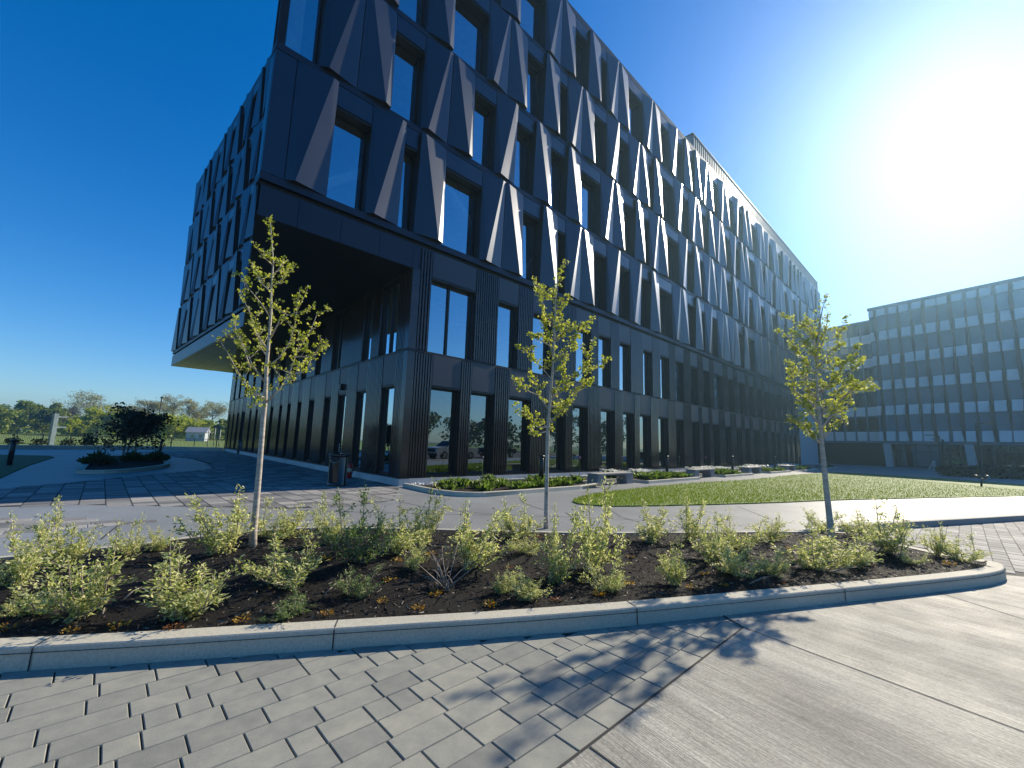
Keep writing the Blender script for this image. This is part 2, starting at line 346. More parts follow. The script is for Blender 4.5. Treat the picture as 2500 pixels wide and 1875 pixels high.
# bands between storeys, grooves, fascia
for fr, a, b in ((FM, -5.26, S_END), (FL, .0, 23.5)):
    for r in range(4):
        t = MB(fr); z0 = 9.20 if r == 0 else TOPS[r-1]+.035; z1 = ROWS[r]-.008; t.box((a, -.52, z0), (b, -.014, z1)); s = a; k = 0
        while s < b-.01:
            e = min(b, s+1.94 if k else s+.72); t.box((s+.004, -.10, z0), (e-.004, -.006, z1)); s = e; k += 1
        bpart(t, 'sill_band', M_trim)
    t = MB(fr); t.box((a, -.52, 26.80), (b, -.008, 27.2)); s = a
    while s < b-.01: e = min(b, s+2.58); t.box((s+.004, -.10, 26.80), (e-.004, .0, 27.203)); s = e
    bpart(t, 'parapet', M_trim)
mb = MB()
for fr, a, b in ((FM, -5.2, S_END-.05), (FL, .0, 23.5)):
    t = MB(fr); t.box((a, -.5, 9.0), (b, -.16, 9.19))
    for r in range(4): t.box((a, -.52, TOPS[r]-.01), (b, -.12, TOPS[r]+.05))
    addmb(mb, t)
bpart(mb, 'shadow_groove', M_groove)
edges = [-5.2, -4.1, -2.75, -1.35, -.02, .85]
for a, b in zip(edges[:-1], edges[1:]):
    t = MB(FM); t.box((a+.006, -.5, 8.085), (b-.006, -.07, 9.05)); bpart(t, 'fascia_panel', M_trim)
t = MB(FL); s = 0
while s < 23.4:
    e = min(23.5, s+.9); t.box((s+.004, -.5, 8.085), (e-.004, -.03, 9.05)); s = e
bpart(t, 'fascia_panel', simple('grey_fascia', (.12, .13, .15), rough=.4, metal=.3))
mb = MB(); Kp, Lp = xy(FM, -5.255, -.1), xy(FL, .0, -.06); iw, iv = xy(FM, -4.9, -.5), xy(FL, .3, -.5)
mb.prism([Kp, Lp, iv, iw], 8.085, 27.2); bpart(mb, 'return_wall', M_panel)
outer = [xy(FM, -5.0, -.50), xy(FL, .25, -.50), xy(FL, 23.3, -.50), xy(FM, 72, -38.4), xy(FM, 72, -.50)]
mb = MB()
for z0, z1 in ((9.05, 9.42), (13.35, 13.84), (17.72, 18.2), (22.1, 22.58), (26.7, 27.1)): mb.prism(outer, z0, z1)
bpart(mb, 'floor_slab', M_ceil)
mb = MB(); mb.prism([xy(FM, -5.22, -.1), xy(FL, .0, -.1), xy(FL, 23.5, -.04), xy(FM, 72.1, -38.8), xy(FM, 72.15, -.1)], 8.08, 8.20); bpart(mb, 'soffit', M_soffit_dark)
mb = MB(); mb.prism([(-16.7, 25.3), xy(FL, 23.45, -.06), xy(FM, -.4, -38.7), (-28.75, 43.3)], 8.05, 8.074); bpart(mb, 'soffit_planks', M_plank)
mb = MB(); mb.prism([xy(FM, 4, -6), xy(FM, 66, -6), xy(FM, 66, -33), xy(FM, 4, -33)], .1, 8.05)
mb.prism([xy(FM, 2, -6), xy(FM, 70, -6), xy(FM, 70, -33), xy(FM, 4, -33)], 9.45, 26.6)
mb.prism([xy(FM, 71.9, -.5), xy(FM, 72.2, -.5), xy(FM, 72.2, -38.8), xy(FM, 71.9, -38.8)], 8.2, 27.2)
bpart(mb, 'interior_wall', M_in)
mb = MB(); lo = [xy(FM, .45, -.5), xy(FS, 37.3, -.5), xy(FM, 66, -38), xy(FM, 66, -.7)]
mb.prism(lo, 4.55, 4.88); mb.prism(lo, .06, .2); mb.prism(lo, 7.95, 8.06); bpart(mb, 'lower_floor_slab', M_ceil)
mb = MB(); t = MB(FM); t.box((0, -.45, -.1), (55, .0, .244)); addmb(mb, t); t = MB(FS); t.box((-.01, -.45, -.1), (37.5, .003, .243)); addmb(mb, t)
bpart(mb, 'plinth', M_plinth)
mb = MB(FS); mb.box((37.42, -30, .25), (37.52, -.0, 8.06)); bpart(mb, 'end_wall', M_rib)
mb = MB(FM); mb.box((55.02, -1.2, -.1), (66, -.35, 8.07)); bpart(mb, 'concrete_wall', simple('smooth_concrete', (.42, .45, .47), (.36, .39, .41), rough=.7, scale=.8))
mb = MB(FM); mb.box((66.1, -3.5, -.1), (72, -3.0, 8.07)); bpart(mb, 'recessed_wall', M_groove)
# braces behind the glass
mb = MB(FM)
def brace(p, q, d=-.85):
    a = local_main(*p, d); b = local_main(*q, d); sl = (b[1]-a[1])/(b[0]-a[0]); lo_, hi_ = (9.45, 13.3)
    s0 = a[0]+(lo_-a[1])/sl; s1 = a[0]+(hi_-a[1])/sl; mb.beam((s0, d, lo_), (s1, d, hi_), .28, .30)
brace((812, 446), (893, 420)); brace((1100, 470), (1160, 570)); brace((1281, 655), (1308, 631))
bpart(mb, 'steel_brace', M_brace)
mb = MB(FM); mb.box((-4.85, -1.1, 13.9), (-4.4, -.75, 22)); bpart(mb, 'interior_column', M_brace)
# rooftop screen
mb = MB(FM); mb.box((26.0, -20, 27.22), (72.1, -.2, 28.55), 0); s = 26.1
while s < 72: mb.box((s, -.2, 27.3), (s+.16, -.07, 28.5), 0); s += .42
mb.box((25.95, -20, 28.552), (72.15, -.05, 28.66), 1); bpart(mb, 'roof_screen', [simple('ribbed_grey_screen', (.22, .23, .25), rough=.45, metal=.4), M_trim])
# wall light and door transom on the side wall
mb = MB(FS); mb.box((6.1, -.03, 3.86), (6.36, .14, 4.14)); bpart(mb, 'wall_light', M_frame)
mb = MB(FS); mb.box((5.79, -.34, 2.16), (6.70, -.22, 2.30)); mb.box((5.79, -.34, .42), (5.86, -.24, 2.16)); mb.box((6.63, -.34, .42), (6.70, -.24, 2.16)); dr = bpart(mb, 'door', M_frame)
mb = MB(FS); mb.tube([(6.52, -.2, .95), (6.52, -.2, 1.35)], [.015, .015], 6); bpart(mb, 'door_handle', M_brace, dr)

# ------------------------------------------------------------------ pale office building on the far side of the lawn
RB0 = G(2169.6, 1139.6); FR = frame(RB0, 149.39)
rb = empty('office_building', (float(RB0[0]), float(RB0[1]), 0), 0, 'grey office building with white spandrel squares and folded dark fins beyond the lawn', 'building')
def rpart(mb, name, mats, parent=None):
    o = mb.build(name, mats); o.parent = parent or rb
    if parent is None: o.matrix_parent_inverse = Matrix.Translation((-float(RB0[0]), -float(RB0[1]), 0))
    return o
M_rwhite = simple('pale_spandrel', (.78, .80, .81), (.70, .72, .73), rough=.5, scale=.4)
M_rgrey = simple('grey_cladding', (.16, .21, .25), rough=.5, metal=.2)
M_fin = simple('dark_fin', (.025, .04, .058), rough=.45, metal=.3)
M_rglass = simple('glare_tinted_glass', (.13, .24, .32), (.10, .20, .27), rough=.10, spec=.8, scale=.15)  # pane body tinted pale blue to stand for the veiling glare
END = 19.18; BAY = 1.37
ROWB = [3.72, 7.50, 11.30, 15.04, 18.80, 22.55]
mb = MB(FR); mb.box((-.85, -14, 3.6), (END, -.32, 23.6), 0); rpart(mb, 'wall', M_rgrey)
mb = MB(FR); mb.box((-.9, -14, 23.62), (END, .12, 23.72), 0)
mb.box((-.9, .06, 23.72), (END, .1, 24.05), 0); rpart(mb, 'roof_edge', M_rgrey)
mb = MB(FR); mb.box((-.9, -14, 3.35), (END, .05, 3.58), 0); rpart(mb, 'soffit_band', M_rgrey)
for k in range(-1, 14):
    a = k*BAY if k >= 0 else -.85; b = (k+1)*BAY if k >= 0 else -.0
    for r in range(6):
        zs = ROWB[r]; zt = zs+1.40 if r < 5 else 23.6; zw = ROWB[r+1]-.06 if r < 5 else zt
        sh = .09*((r*2+k) % 3) if k >= 0 else 0
        f = MB(FR); p = MB(FR); h = MB(FR)
        hh = [(a+.05+sh, .12, zs), (b-.32+sh, .05, zs), (b-.26+sh, -.02, zt), (a+.08+sh, .02, zt)]
        h.mesh(hh+[(x, -.3, z) for x, _, z in hh], [(0, 1, 2, 3), (7, 6, 5, 4), (0, 4, 5, 1), (1, 5, 6, 2), (2, 6, 7, 3), (3, 7, 4, 0)])
        if r < 5:
            f.box((a+.03, -.3, zt+.002), (b-.05, -.12, zt+.07)); f.box((a+.03, -.3, zw), (b-.05, -.12, zw+.055)); f.box((a+.03, -.3, zt+.07), (a+.09, -.12, zw)); f.box((b-.11, -.3, zt+.07), (b-.05, -.12, zw))
            p.mesh([(a+.09, -.24, zt+.07), (b-.11, -.28, zt+.07), (b-.11, -.17, zw), (a+.09, -.15, zw)], [(0, 1, 2, 3)])
            wo = rpart(f, 'window', M_fin); rpart(p, 'pane', M_rglass, wo); rpart(h, 'spandrel_panel', M_rwhite, wo)
        else: rpart(h, 'spandrel_panel', M_rwhite)
fin = {}
for k in range(0, 15):
    s = k*BAY-.10; t = MB(FR)
    for j in range(3):
        zc = 6.2+3.76*(2*j+(k % 2))
        if zc > 22.6: continue
        z0, z1 = max(3.62, zc-3.7), min(23.55, zc+3.7); lean = .18*(1 if k % 2 else -1)
        pts = [(s-.10, -.3, z0), (s+.02, .14, z0), (s+.08, -.3, z0), (s-.26, -.3, zc), (s+lean, .42, zc), (s+.26, -.3, zc), (s-.06, -.3, z1), (s+.02, .12, z1), (s+.08, -.3, z1)]
        t.mesh(pts, [(0, 1, 4, 3), (1, 2, 5, 4), (3, 4, 7, 6), (4, 5, 8, 7), (0, 2, 1), (6, 7, 8)])
    rpart(t, 'folded_fin', M_fin)
for s in (.12, 8.55, 17.0):
    t = MB(FR); t.mesh([(s-.34, -.5, -.3), (s+.42, -.5, -.3), (s+.42, .15, -.3), (s-.34, .15, -.3), (s-.5, -.5, 3.34), (s+.26, -.5, 3.34), (s+.26, .15, 3.34), (s-.5, .15, 3.34)], [(4, 5, 6, 7), (0, 1, 5, 4), (1, 2, 6, 5), (2, 3, 7, 6), (3, 0, 4, 7)])
    rpart(t, 'column', M_plinth)
mb = MB(FR); mb.box((-.5, -4.4, -.2), (END, -4.2, 3.34)); rpart(mb, 'entrance_glazing', M_glass_dark)
mb = MB(FR)
for s in np.arange(0.4, END, 1.55): mb.box((s, -4.18, -.1), (s+.07, -4.08, 3.3))
mb.box((-.5, -4.18, 2.3), (END, -4.1, 2.38)); rpart(mb, 'mullion', M_fin)
mb = MB(FR)
for s in (4.1, 5.0): mb.box((s, -4.05, -.05), (s+.84, -4.0, 2.25))
rpart(mb, 'door', M_glass_dark)
mb = MB(FR); mb.box((-.5, -9, -.2), (END, -8.8, 3.3)); rpart(mb, 'interior_wall', simple('warm_lobby', (.20, .15, .11), (.08, .07, .06), rough=.7, scale=.6))
# set-back wing
mb = MB(FR); mb.box((-26, -16, 3.4), (-.9, -1.2, 22.3)); rpart(mb, 'wing_wall', M_rgrey)
mb = MB(FR); mb.box((-26, -16, -.2), (-1.2, -2.6, 3.35)); rpart(mb, 'wing_base', M_groove)
mb = MB(FR); mb.box((-26, -16, 22.32), (-.9, -1.1, 22.5)); rpart(mb, 'wing_roof_edge', M_rgrey)
for k in range(5):
    a = -2.35-1.5*k
    for r in range(5):
        zs = ROWB[r]; f = MB(FR); p = MB(FR); h = MB(FR)
        h.box((a, -1.25, zs), (a+1.2, -1.1, zs+1.4)); f.box((a, -1.25, zs+1.43), (a+1.25, -1.16, zs+3.62)); p.box((a+.08, -1.15, zs+1.52), (a+1.17, -1.13, zs+3.54))
        wo = rpart(f, 'window', M_fin); rpart(p, 'pane', M_glass_dark, wo); rpart(h, 'spandrel_panel', M_rwhite, wo)

# ------------------------------------------------------------------ ground
def conc(name, c1, c2, streak=None, rough=.75, bsc=90):
    m, nt, b = newmat(name); v = coords(nt); f1 = noise(nt, v, 1.1 if streak else .55, 7, .65); r = ramp(nt, [(.3, c2), (.7, c1)]); nt.links.new(f1, r.inputs[0]); col = r.outputs[0]
    f2 = noise(nt, v, 55, 3); r2 = ramp(nt, [(.3, (.80, .80, .80)), (.7, (1.08, 1.08, 1.08))]); nt.links.new(f2, r2.inputs[0]); col = mix(nt, col, r2.outputs[0], 1.0, 'MULTIPLY')
    h = noise(nt, v, bsc, 4); b.inputs['Specular IOR Level'].default_value = .35
    if streak:
        v2 = coords(nt, (1, 1, 1), (0, 0, rad(streak)))
        for sc, lo, hi, am in (((.30, 1.6, 1), .72, 1.16, .9), ((.7, 9, 1), .80, 1.12, .8), ((2.2, 75, 1), .66, 1.2, .8), ((3.5, 170, 1), .66, 1.2, .8), ((34, 60, 1), .72, 1.16, .8)):
            mp = nt.nodes.new('ShaderNodeMapping'); mp.inputs['Scale'].default_value = sc; nt.links.new(v2, mp.inputs['Vector'])
            f = noise(nt, mp.outputs[0], 1.0, 4, .6); rr = ramp(nt, [(.33, (lo,)*3), (.67, (hi,)*3)]); nt.links.new(f, rr.inputs[0]); col = mix(nt, col, rr.outputs[0], am, 'MULTIPLY')
        mp = nt.nodes.new('ShaderNodeMapping'); mp.inputs['Scale'].default_value = (2, 170, 1); nt.links.new(v2, mp.inputs['Vector']); h = noise(nt, mp.outputs[0], 1.0, 4, .7)
        rg = N(nt, 'ShaderNodeTexNoise', Scale=3.1, Detail=5); nt.links.new(v, rg.inputs['Vector']); mr = N(nt, 'ShaderNodeMapRange'); mr.inputs['To Min'].default_value = rough-.2; mr.inputs['To Max'].default_value = rough+.1; nt.links.new(rg.outputs['Fac'], mr.inputs['Value']); nt.links.new(mr.outputs[0], b.inputs['Roughness'])
    else: b.inputs['Roughness'].default_value = rough
    nt.links.new(col, b.inputs['Base Color']); bump(nt, b, h, .007 if streak else .002, .8 if streak else .6); return m
M_broom = conc('broom_finished_concrete', (.53, .50, .41), (.35, .338, .295), streak=56.0, rough=.78)
M_walk = conc('walk_concrete', (.292, .302, .300), (.208, .217, .218), rough=.5)
M_kerb = conc('kerb_concrete', (.55, .515, .41), (.43, .405, .33), rough=.8, bsc=40)
M_seam = simple('dark_joint', (.03, .03, .03), rough=.9)
def stonemat(name, stops):
    m, nt, b = newmat(name); g = nt.nodes.new('ShaderNodeNewGeometry'); r = ramp(nt, stops); nt.links.new(g.outputs['Random Per Island'], r.inputs[0]); v = coords(nt)
    f = noise(nt, v, 7, 5, .6); r2 = ramp(nt, [(.25, (.74, .75, .78)), (.75, (1.15, 1.13, 1.08))]); nt.links.new(f, r2.inputs[0]); c = mix(nt, r.outputs[0], r2.outputs[0], .9, 'MULTIPLY')
    f3 = noise(nt, v, 160, 2); r3 = ramp(nt, [(.3, (.82,)*3), (.7, (1.12,)*3)]); nt.links.new(f3, r3.inputs[0]); c = mix(nt, c, r3.outputs[0], .8, 'MULTIPLY')
    nt.links.new(c, b.inputs['Base Color']); b.inputs['Roughness'].default_value = .8; b.inputs['Specular IOR Level'].default_value = .3; bump(nt, b, f3, .002, .5); return m
M_stone = stonemat('grey_paver_stone', [(0, (.225, .226, .200)), (.3, (.265, .266, .232)), (.7, (.29, .288, .248)), (1, (.325, .317, .264))])
M_slabst = stonemat('plaza_slab', [(0, (.13, .13, .135)), (.4, (.20, .20, .20)), (.75, (.28, .275, .265)), (1, (.37, .355, .33))])
def grassmat(name, c1, c2, sc=.8):
    m, nt, b = newmat(name); v = coords(nt); f = noise(nt, v, sc, 6); f2 = noise(nt, v, 22, 4); r = ramp(nt, [(.3, c2), (.7, c1)]); nt.links.new(f, r.inputs[0]); r2 = ramp(nt, [(.3, (.6,)*3), (.7, (1.25,)*3)]); nt.links.new(f2, r2.inputs[0])
    nt.links.new(mix(nt, r.outputs[0], r2.outputs[0], 1., 'MULTIPLY'), b.inputs['Base Color']); b.inputs['Roughness'].default_value = .8; bump(nt, b, f2, .05); return m
M_field = grassmat('field_grass', (.19, .25, .03), (.15, .21, .025), .05)
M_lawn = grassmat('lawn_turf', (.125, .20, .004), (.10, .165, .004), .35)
def sheet(name, poly, z, m, kind='structure'):
    mb = MB(); mb.face([(p[0], p[1], z) for p in poly]); return tag(mb.build(name, m), kind=kind)
sheet('ground', [(-700, -700), (700, -700), (700, 700), (-700, 700)], -.36, M_field)
sheet('asphalt_road', [(-40, -14), (75, -14), (75, 30), (-40, 30)], -.20, simple('asphalt', (.06, .06, .062), (.045, .045, .047), rough=.85, scale=2, bdist=.004, bscale=120))
# foreground concrete: edge of the pavers and joints
Q0 = G(1815, 1533, -.15); Q1 = G(1400, 1851, -.15); e1 = (Q1-Q0)/np.linalg.norm(Q1-Q0); J1 = G(2500, 1789, -.15); ej = (J1-Q0)/np.linalg.norm(J1-Q0); m1 = np.array([-e1[1], e1[0]])
if m1[1] < 0: m1 = -m1
Q2 = G(1753, 1496, -.15); KE = G(2457, 1402, -.15); KF = G(2500, 1406, -.15); ekf = (KF-KE)/np.linalg.norm(KF-KE)
sheet('concrete_road', [tuple(Q0), tuple(Q2), tuple(Q2+np.array([0, .6])), (5.0, 6.6), tuple(KE+np.array([-.6, .1])), tuple(KE+ekf*40), (60, -12), tuple(Q0+e1*18)], -.146, M_broom)
mb = MB()
def seam(p, q, wdt=.012, z=-.142):
    p, q = np.array(p), np.array(q); d = (q-p)/np.linalg.norm(q-p); nn = np.array([-d[1], d[0]])*wdt/2
    mb.face([(*(p+nn), z), (*(p-nn), z), (*(q-nn), z), (*(q+nn), z)])
seam(Q0, Q0+ej*9, .012); J2 = G(1440, 1826, -.15); J2b = G(1507, 1875, -.15); seam(J2, J2+(J2b-J2)/np.linalg.norm(J2b-J2)*6, .012)
J3 = G(2275, 1443, -.15); J3b = G(2500, 1513, -.15); seam(J3, J3+(J3b-J3)*4, .012)
seam(Q0, Q2+(Q2-Q0)*.1, .014); seam(Q0, Q0+e1*12, .016)
tag(mb.build('road_joint', M_seam), kind='structure')
# paver stones of random length in straight courses parallel to the slab edge
KERBL = [(-9.2, 2.35)] + [tuple(G(x, y, 0)) for x, y in ((0, 1592), (800, 1540), (1400, 1503), (2079, 1438), (2395, 1406), (2441, 1397))]
def inside(p, poly):
    c = False; j = len(poly)-1
    for i in range(len(poly)):
        if (poly[i][1] > p[1]) != (poly[j][1] > p[1]) and p[0] < (poly[j][0]-poly[i][0])*(p[1]-poly[i][1])/(poly[j][1]-poly[i][1])+poly[i][0]: c = not c
        j = i
    return c
def stones(mb, o, ux, uy, courses, t0, t1, wd, lens, z, keep, gap=.0045, ch=.0045, gy=None):
    r = random.Random(3)
    for c in courses:
        t = t0-r.random()*.3
        while t < t1:
            L = r.choice(lens); a, b = t+gap, t+L-gap; gy = gy or gap*.6; q0, q1 = c*wd+gy, (c+1)*wd-gy; dz = r.uniform(-.0015, .0015)
            pts = [(a, q0), (b, q0), (b, q1), (a, q1)]; P = [np.array(o)+ux*x+uy*y for x, y in pts]; t += L
            if not keep(sum(P)/4): continue
            I = [np.array(o)+ux*x+uy*y for x, y in ((a+ch, q0+ch*.6), (b-ch, q0+ch*.6), (b-ch, q1-ch*.6), (a+ch, q1-ch*.6))]
            v = [(*p, z-.03) for p in P]+[(*p, z-.005+dz) for p in P]+[(*p, z+dz) for p in I]
            mb.mesh(v, [(8, 9, 10, 11)]+[(i, (i+1) % 4, 4+(i+1) % 4, 4+i) for i in range(4)]+[(4+i, 4+(i+1) % 4, 8+(i+1) % 4, 8+i) for i in range(4)])
mb = MB(); lim = [(p[0], p[1]+.10) for p in KERBL]; zone = lim+[(20, 4), (20, -14), (-12, -14)]
stones(mb, Q0, e1, m1, range(0, 36), -.75, 8.5, .203, [.17, .30, .30, .40, .40], -.15, lambda p: inside(p, zone) and (p-Q0)@e1 > -.60 and p[0] > -9)
tag(mb.build('paver_road', M_stone), kind='structure')
sheet('paver_bedding', [tuple(Q0+e1*14), tuple(Q0), tuple(Q2), (0, 5), (-9.5, 2.8), (-9.5, -8)], -.163, M_seam)
# ---- plaza slab with kerb
back = [tuple(G(x, y, 0)) for x, y in ((2046, 1296), (1500, 1301), (1235, 1297), (990, 1289), (772, 1286), (620, 1296), (470, 1310), (343, 1328), (65, 1354))]
BACK = back+[(-7.1, 4.9), (-9.0, 3.9)]
tipa = [tuple(G(2455, 1392, 0)), (7.62, 6.78), (7.66, 7.05), tuple(G(2355, 1364, 0)), tuple(G(2220, 1334, 0)), tuple(G(2130, 1313, 0))]
PK = [tuple(G(2046, 1284, 0)), tuple(G(2500, 1258, 0))]; pe = np.array(PK[1])-np.array(PK[0]); pe /= np.linalg.norm(pe); PK2 = tuple(np.array(PK[0])+pe*60)
front = [(-30, -6), (-12, 1.2)]+KERBL[0:]
plaza = [(-30, -6), (-12, 1.2), (-9.4, 2.2), (-9.2, 3.85)]+BACK[::-1][1:]+[PK[0], PK2, (75, 90), xy(FM, 72, -37), xy(FM, 0, -38), tuple(G(545, 1100.5)), tuple(G(400, 1097.5)), tuple(G(-150, 1095.5)), (-75, 30), (-75, -6)]
mb = MB(); mb.prism(plaza, -.35, -.002); tag(mb.build('plaza', M_walk), kind='structure')
# planting bed in the foreground
bedpoly = KERBL+tipa+BACK
def offset_strip(line, wd, z0, z1, closed=False, step=None, bev=.010):
    """kerb with a chamfered outer edge that follows a line; returns mesh, split by joints every step metres"""
    P = [np.array(p, float) for p in line]; out = MB(); n = len(P)
    nr = []
    for i in range(n):
        a, b = P[max(i-1, 0)], P[min(i+1, n-1)]; d = (b-a)/np.linalg.norm(b-a); nr.append(np.array([-d[1], d[0]]))
    for i in range(n-1):
        a, b, na, nb = P[i], P[i+1], nr[i], nr[i+1]
        sec = [(0, z0), (0.012, z1-bev), (0.012+bev, z1), (wd, z1), (wd, z0)]
        va = [(*(a+na*o), z) for o, z in sec]; vb = [(*(b+nb*o), z) for o, z in sec]
        out.mesh(va+vb, [(k, k+5, k+6, k+1) for k in range(4)])
    return out
def resample(line, step, cut=()):
    P = [np.array(p, float) for p in line]; out = [P[0]]
    for a, b in zip(P[:-1], P[1:]):
        L = np.linalg.norm(b-a); n = max(1, int(L/step))
        for i in range(1, n+1): out.append(a+(b-a)*i/n)
    return out
def smooth(line, it=2):
    P = [np.array(p, float) for p in line]
    for _ in range(it):
        Q = [P[0]]
        for a, b in zip(P[:-1], P[1:]): Q += [a*.75+b*.25, a*.25+b*.75]
        P = Q+[P[-1]]
    return P
loop = smooth([(-12, 1.6)]+KERBL+tipa, 2)
kb = offset_strip(loop, .19, -.3, .012)
ob = kb.build('bed_kerb', M_kerb); tag(ob, kind='structure')
kb2 = offset_strip(smooth([tuple(G(2130, 1313, 0))]+BACK, 2), .12, -.1, .016); tag(kb2.build('bed_edge', M_kerb), kind='structure')
kb3 = offset_strip([PK[0], PK[1], PK2], .18, -.3, .006); tag(kb3.build('plaza_kerb', M_kerb), kind='structure')
mb = MB()                                                # joints across the kerb
for x, y in ((805, 1565), (1575, 1500), (2081, 1445), (30, 1610)):
    p = G(x, y, 0); q = G(x+1, y-.06, 0); j = min(range(len(loop)-1), key=lambda i: np.linalg.norm(loop[i]-p)); d = loop[j+1]-loop[j]; d /= np.linalg.norm(d); nn = np.array([-d[1], d[0]]); b = loop[j]; a = b+d*((p-b)@d)-nn*.002
    mb.mesh([(*(a-d*.005), -.16), (*(a+d*.005), -.16), (*(a+d*.005+nn*.005), .0), (*(a-d*.005+nn*.005), .0), (*(a+d*.005+nn*.035), .0145), (*(a-d*.005+nn*.035), .0145), (*(a+d*.005+nn*.19), .0145), (*(a-d*.005+nn*.19), .0145)], [(0, 1, 2, 3), (3, 2, 4, 5), (5, 4, 6, 7)])
tag(mb.build('kerb_joint', M_seam), kind='structure')
# mulch: an uneven mound
M_mulch = None
m, nt, b = newmat('black_mulch'); v = coords(nt); f = noise(nt, v, 45, 6, .7); r = ramp(nt, [(.35, (.004, .0035, .0035)), (.62, (.014, .012, .011)), (.8, (.035, .028, .023))]); nt.links.new(f, r.inputs[0]); nt.links.new(r.outputs[0], b.inputs['Base Color']); b.inputs['Roughness'].default_value = .85; b.inputs['Specular IOR Level'].default_value = .25; bump(nt, b, noise(nt, v, 60, 6, .7), .03, 1.0); M_mulch = m
bp2 = [tuple(p) for p in loop]+[tuple(p) for p in BACK]
dummy = [(p[0], p[1]) for p in bp2]
LP_ = np.array([(p[0], p[1]) for p in resample(loop, .15)+resample(BACK, .15)])
def edge_d(x, y): return math.sqrt(float(np.min((LP_[:, 0]-x)**2+(LP_[:, 1]-y)**2)))*(1 if inside((x, y), dummy) else -1)
def edge_f(x, y): return min(1.0, max(-.2, (edge_d(x, y)-.20)/.5))
def mz(x, y): return .0+edge_f(x, y)*(.02+.035*math.sin(x*1.3+y*.7)+.03*math.sin(x*.6-y*1.9+1)+.018*math.sin(4.1*x+2.7*y)+.012*math.sin(9*x-7*y))
mb = MB(); st = .11; cells = {}
xs = np.arange(-11.5, 7.9, st); ys = np.arange(1.6, 9.6, st); vid = {}
def vtx(i, j):
    if (i, j) not in vid: vid[(i, j)] = len(mb.v); x, y = xs[i], ys[j]; mb.v.append((x, y, mz(x, y)))
    return vid[(i, j)]
for i in range(len(xs)-1):
    for j in range(len(ys)-1):
        if inside((xs[i]+st/2, ys[j]+st/2), dummy) and edge_d(xs[i]+st/2, ys[j]+st/2) > .10: mb.f.append((vtx(i, j), vtx(i+1, j), vtx(i+1, j+1), vtx(i, j+1))); mb.m.append(0); mb.sm.append(True)
tag(mb.build('mulch_bed', M_mulch), kind='structure')
mb = MB(); mb.face([(*p, -.03) for p in dummy]); tag(mb.build('bed_soil', M_mulch), kind='structure')
M_chip = leafmat('mulch_chips', [(0, (.006, .005, .005)), (.55, (.020, .016, .014)), (.85, (.07, .055, .045)), (1, (.30, .25, .19))], trans=.0, rough=.6)
pts = []
while len(pts) < 15000:
    x, y = rng.uniform(-7.5, 7.5), rng.uniform(2.8, 9.4)
    if inside((x, y), dummy): pts.append((x, y, mz(x, y)+rng.uniform(0, .012))) if edge_d(x, y) > .2 else None
nr = rng.normal(size=(len(pts), 3)); nr[:, 2] *= .22
link('mulch_chips', leafmesh('mulch_chips', pts, rng.uniform(.02, .055, len(pts)), [(-.11, -.5, 0), (.11, -.5, .03), (.08, .5, 0), (-.1, .5, .03)], [(0, 1, 2, 3)], M_chip, normals=nr)); tag(bpy.data.objects['mulch_chips'], kind='stuff')
# plaza slab field, walks and joints
mb = MB(); fld = [tuple(G(x, y, 0)) for x, y in ((-160, 1262), (0, 1238), (187, 1232), (494, 1237), (700, 1242), (860, 1236), (960, 1222), (975, 1190))]+[xy(FS, 1.2, .02), xy(FS, 37, .02)]+[tuple(G(x, y, 0)) for x, y in ((400, 1101), (330, 1104), (470, 1121), (510, 1133), (518, 1144), (500, 1147), (412, 1155), (300, 1165), (150, 1180), (0, 1194), (-160, 1214))]
ua = np.array([math.sin(rad(46.5)), math.cos(rad(46.5))]); ub = np.array([-ua[1], ua[0]])
stones(mb, (-12.0, 8.0), ub, ua, range(-24, 64), -8, 44, .43, [.28, .28, .42], .004, lambda p: inside(p, fld), gap=.004, ch=.003, gy=.012)
tag(mb.build('slab_paving', M_slabst), kind='structure'); sheet('slab_bedding', fld, .0008, M_seam)
mb = MB(); fl2 = [tuple(G(x, y, 0)) for x, y in ((-150, 1278), (0, 1266), (240, 1266), (443, 1271), (290, 1282), (90, 1302), (0, 1308), (-150, 1335))]
stones(mb, (-9.0, 5.0), ua, ub, range(-30, 40), -16, 20, .31, [.46], .004, lambda p: inside(p, fl2), gap=.006, ch=.005); tag(mb.build('slab_paving', M_slabst), kind='structure')
mb = MB(); R2 = [tuple(p) for p in (G(2455, 1396, -.15), G(2375, 1366, -.15), G(2230, 1334, -.15), G(2120, 1312, -.15))]+[PK[0], tuple(np.array(PK[0])+pe*22), tuple(KE+ekf*14)]
stones(mb, (7.6, 7.2), ua, ub, range(-60, 40), -10, 30, .21, [.31], -.15, lambda p: inside(p, R2), gap=.006, ch=.005); tag(mb.build('paver_road', M_slabst), kind='structure')
sheet('paver_bedding', [(7.0, 6.9), tuple(KE+ekf*14), tuple(np.array(PK[0])+pe*22), (7.0, 9.9)], -.158, M_seam)
mb = MB()
def pj(pp, z=.0025, wdt=.02):
    q = [G(x, y, 0) for x, y in pp]
    for a, b in zip(q[:-1], q[1:]): seam(a, b, wdt, z)
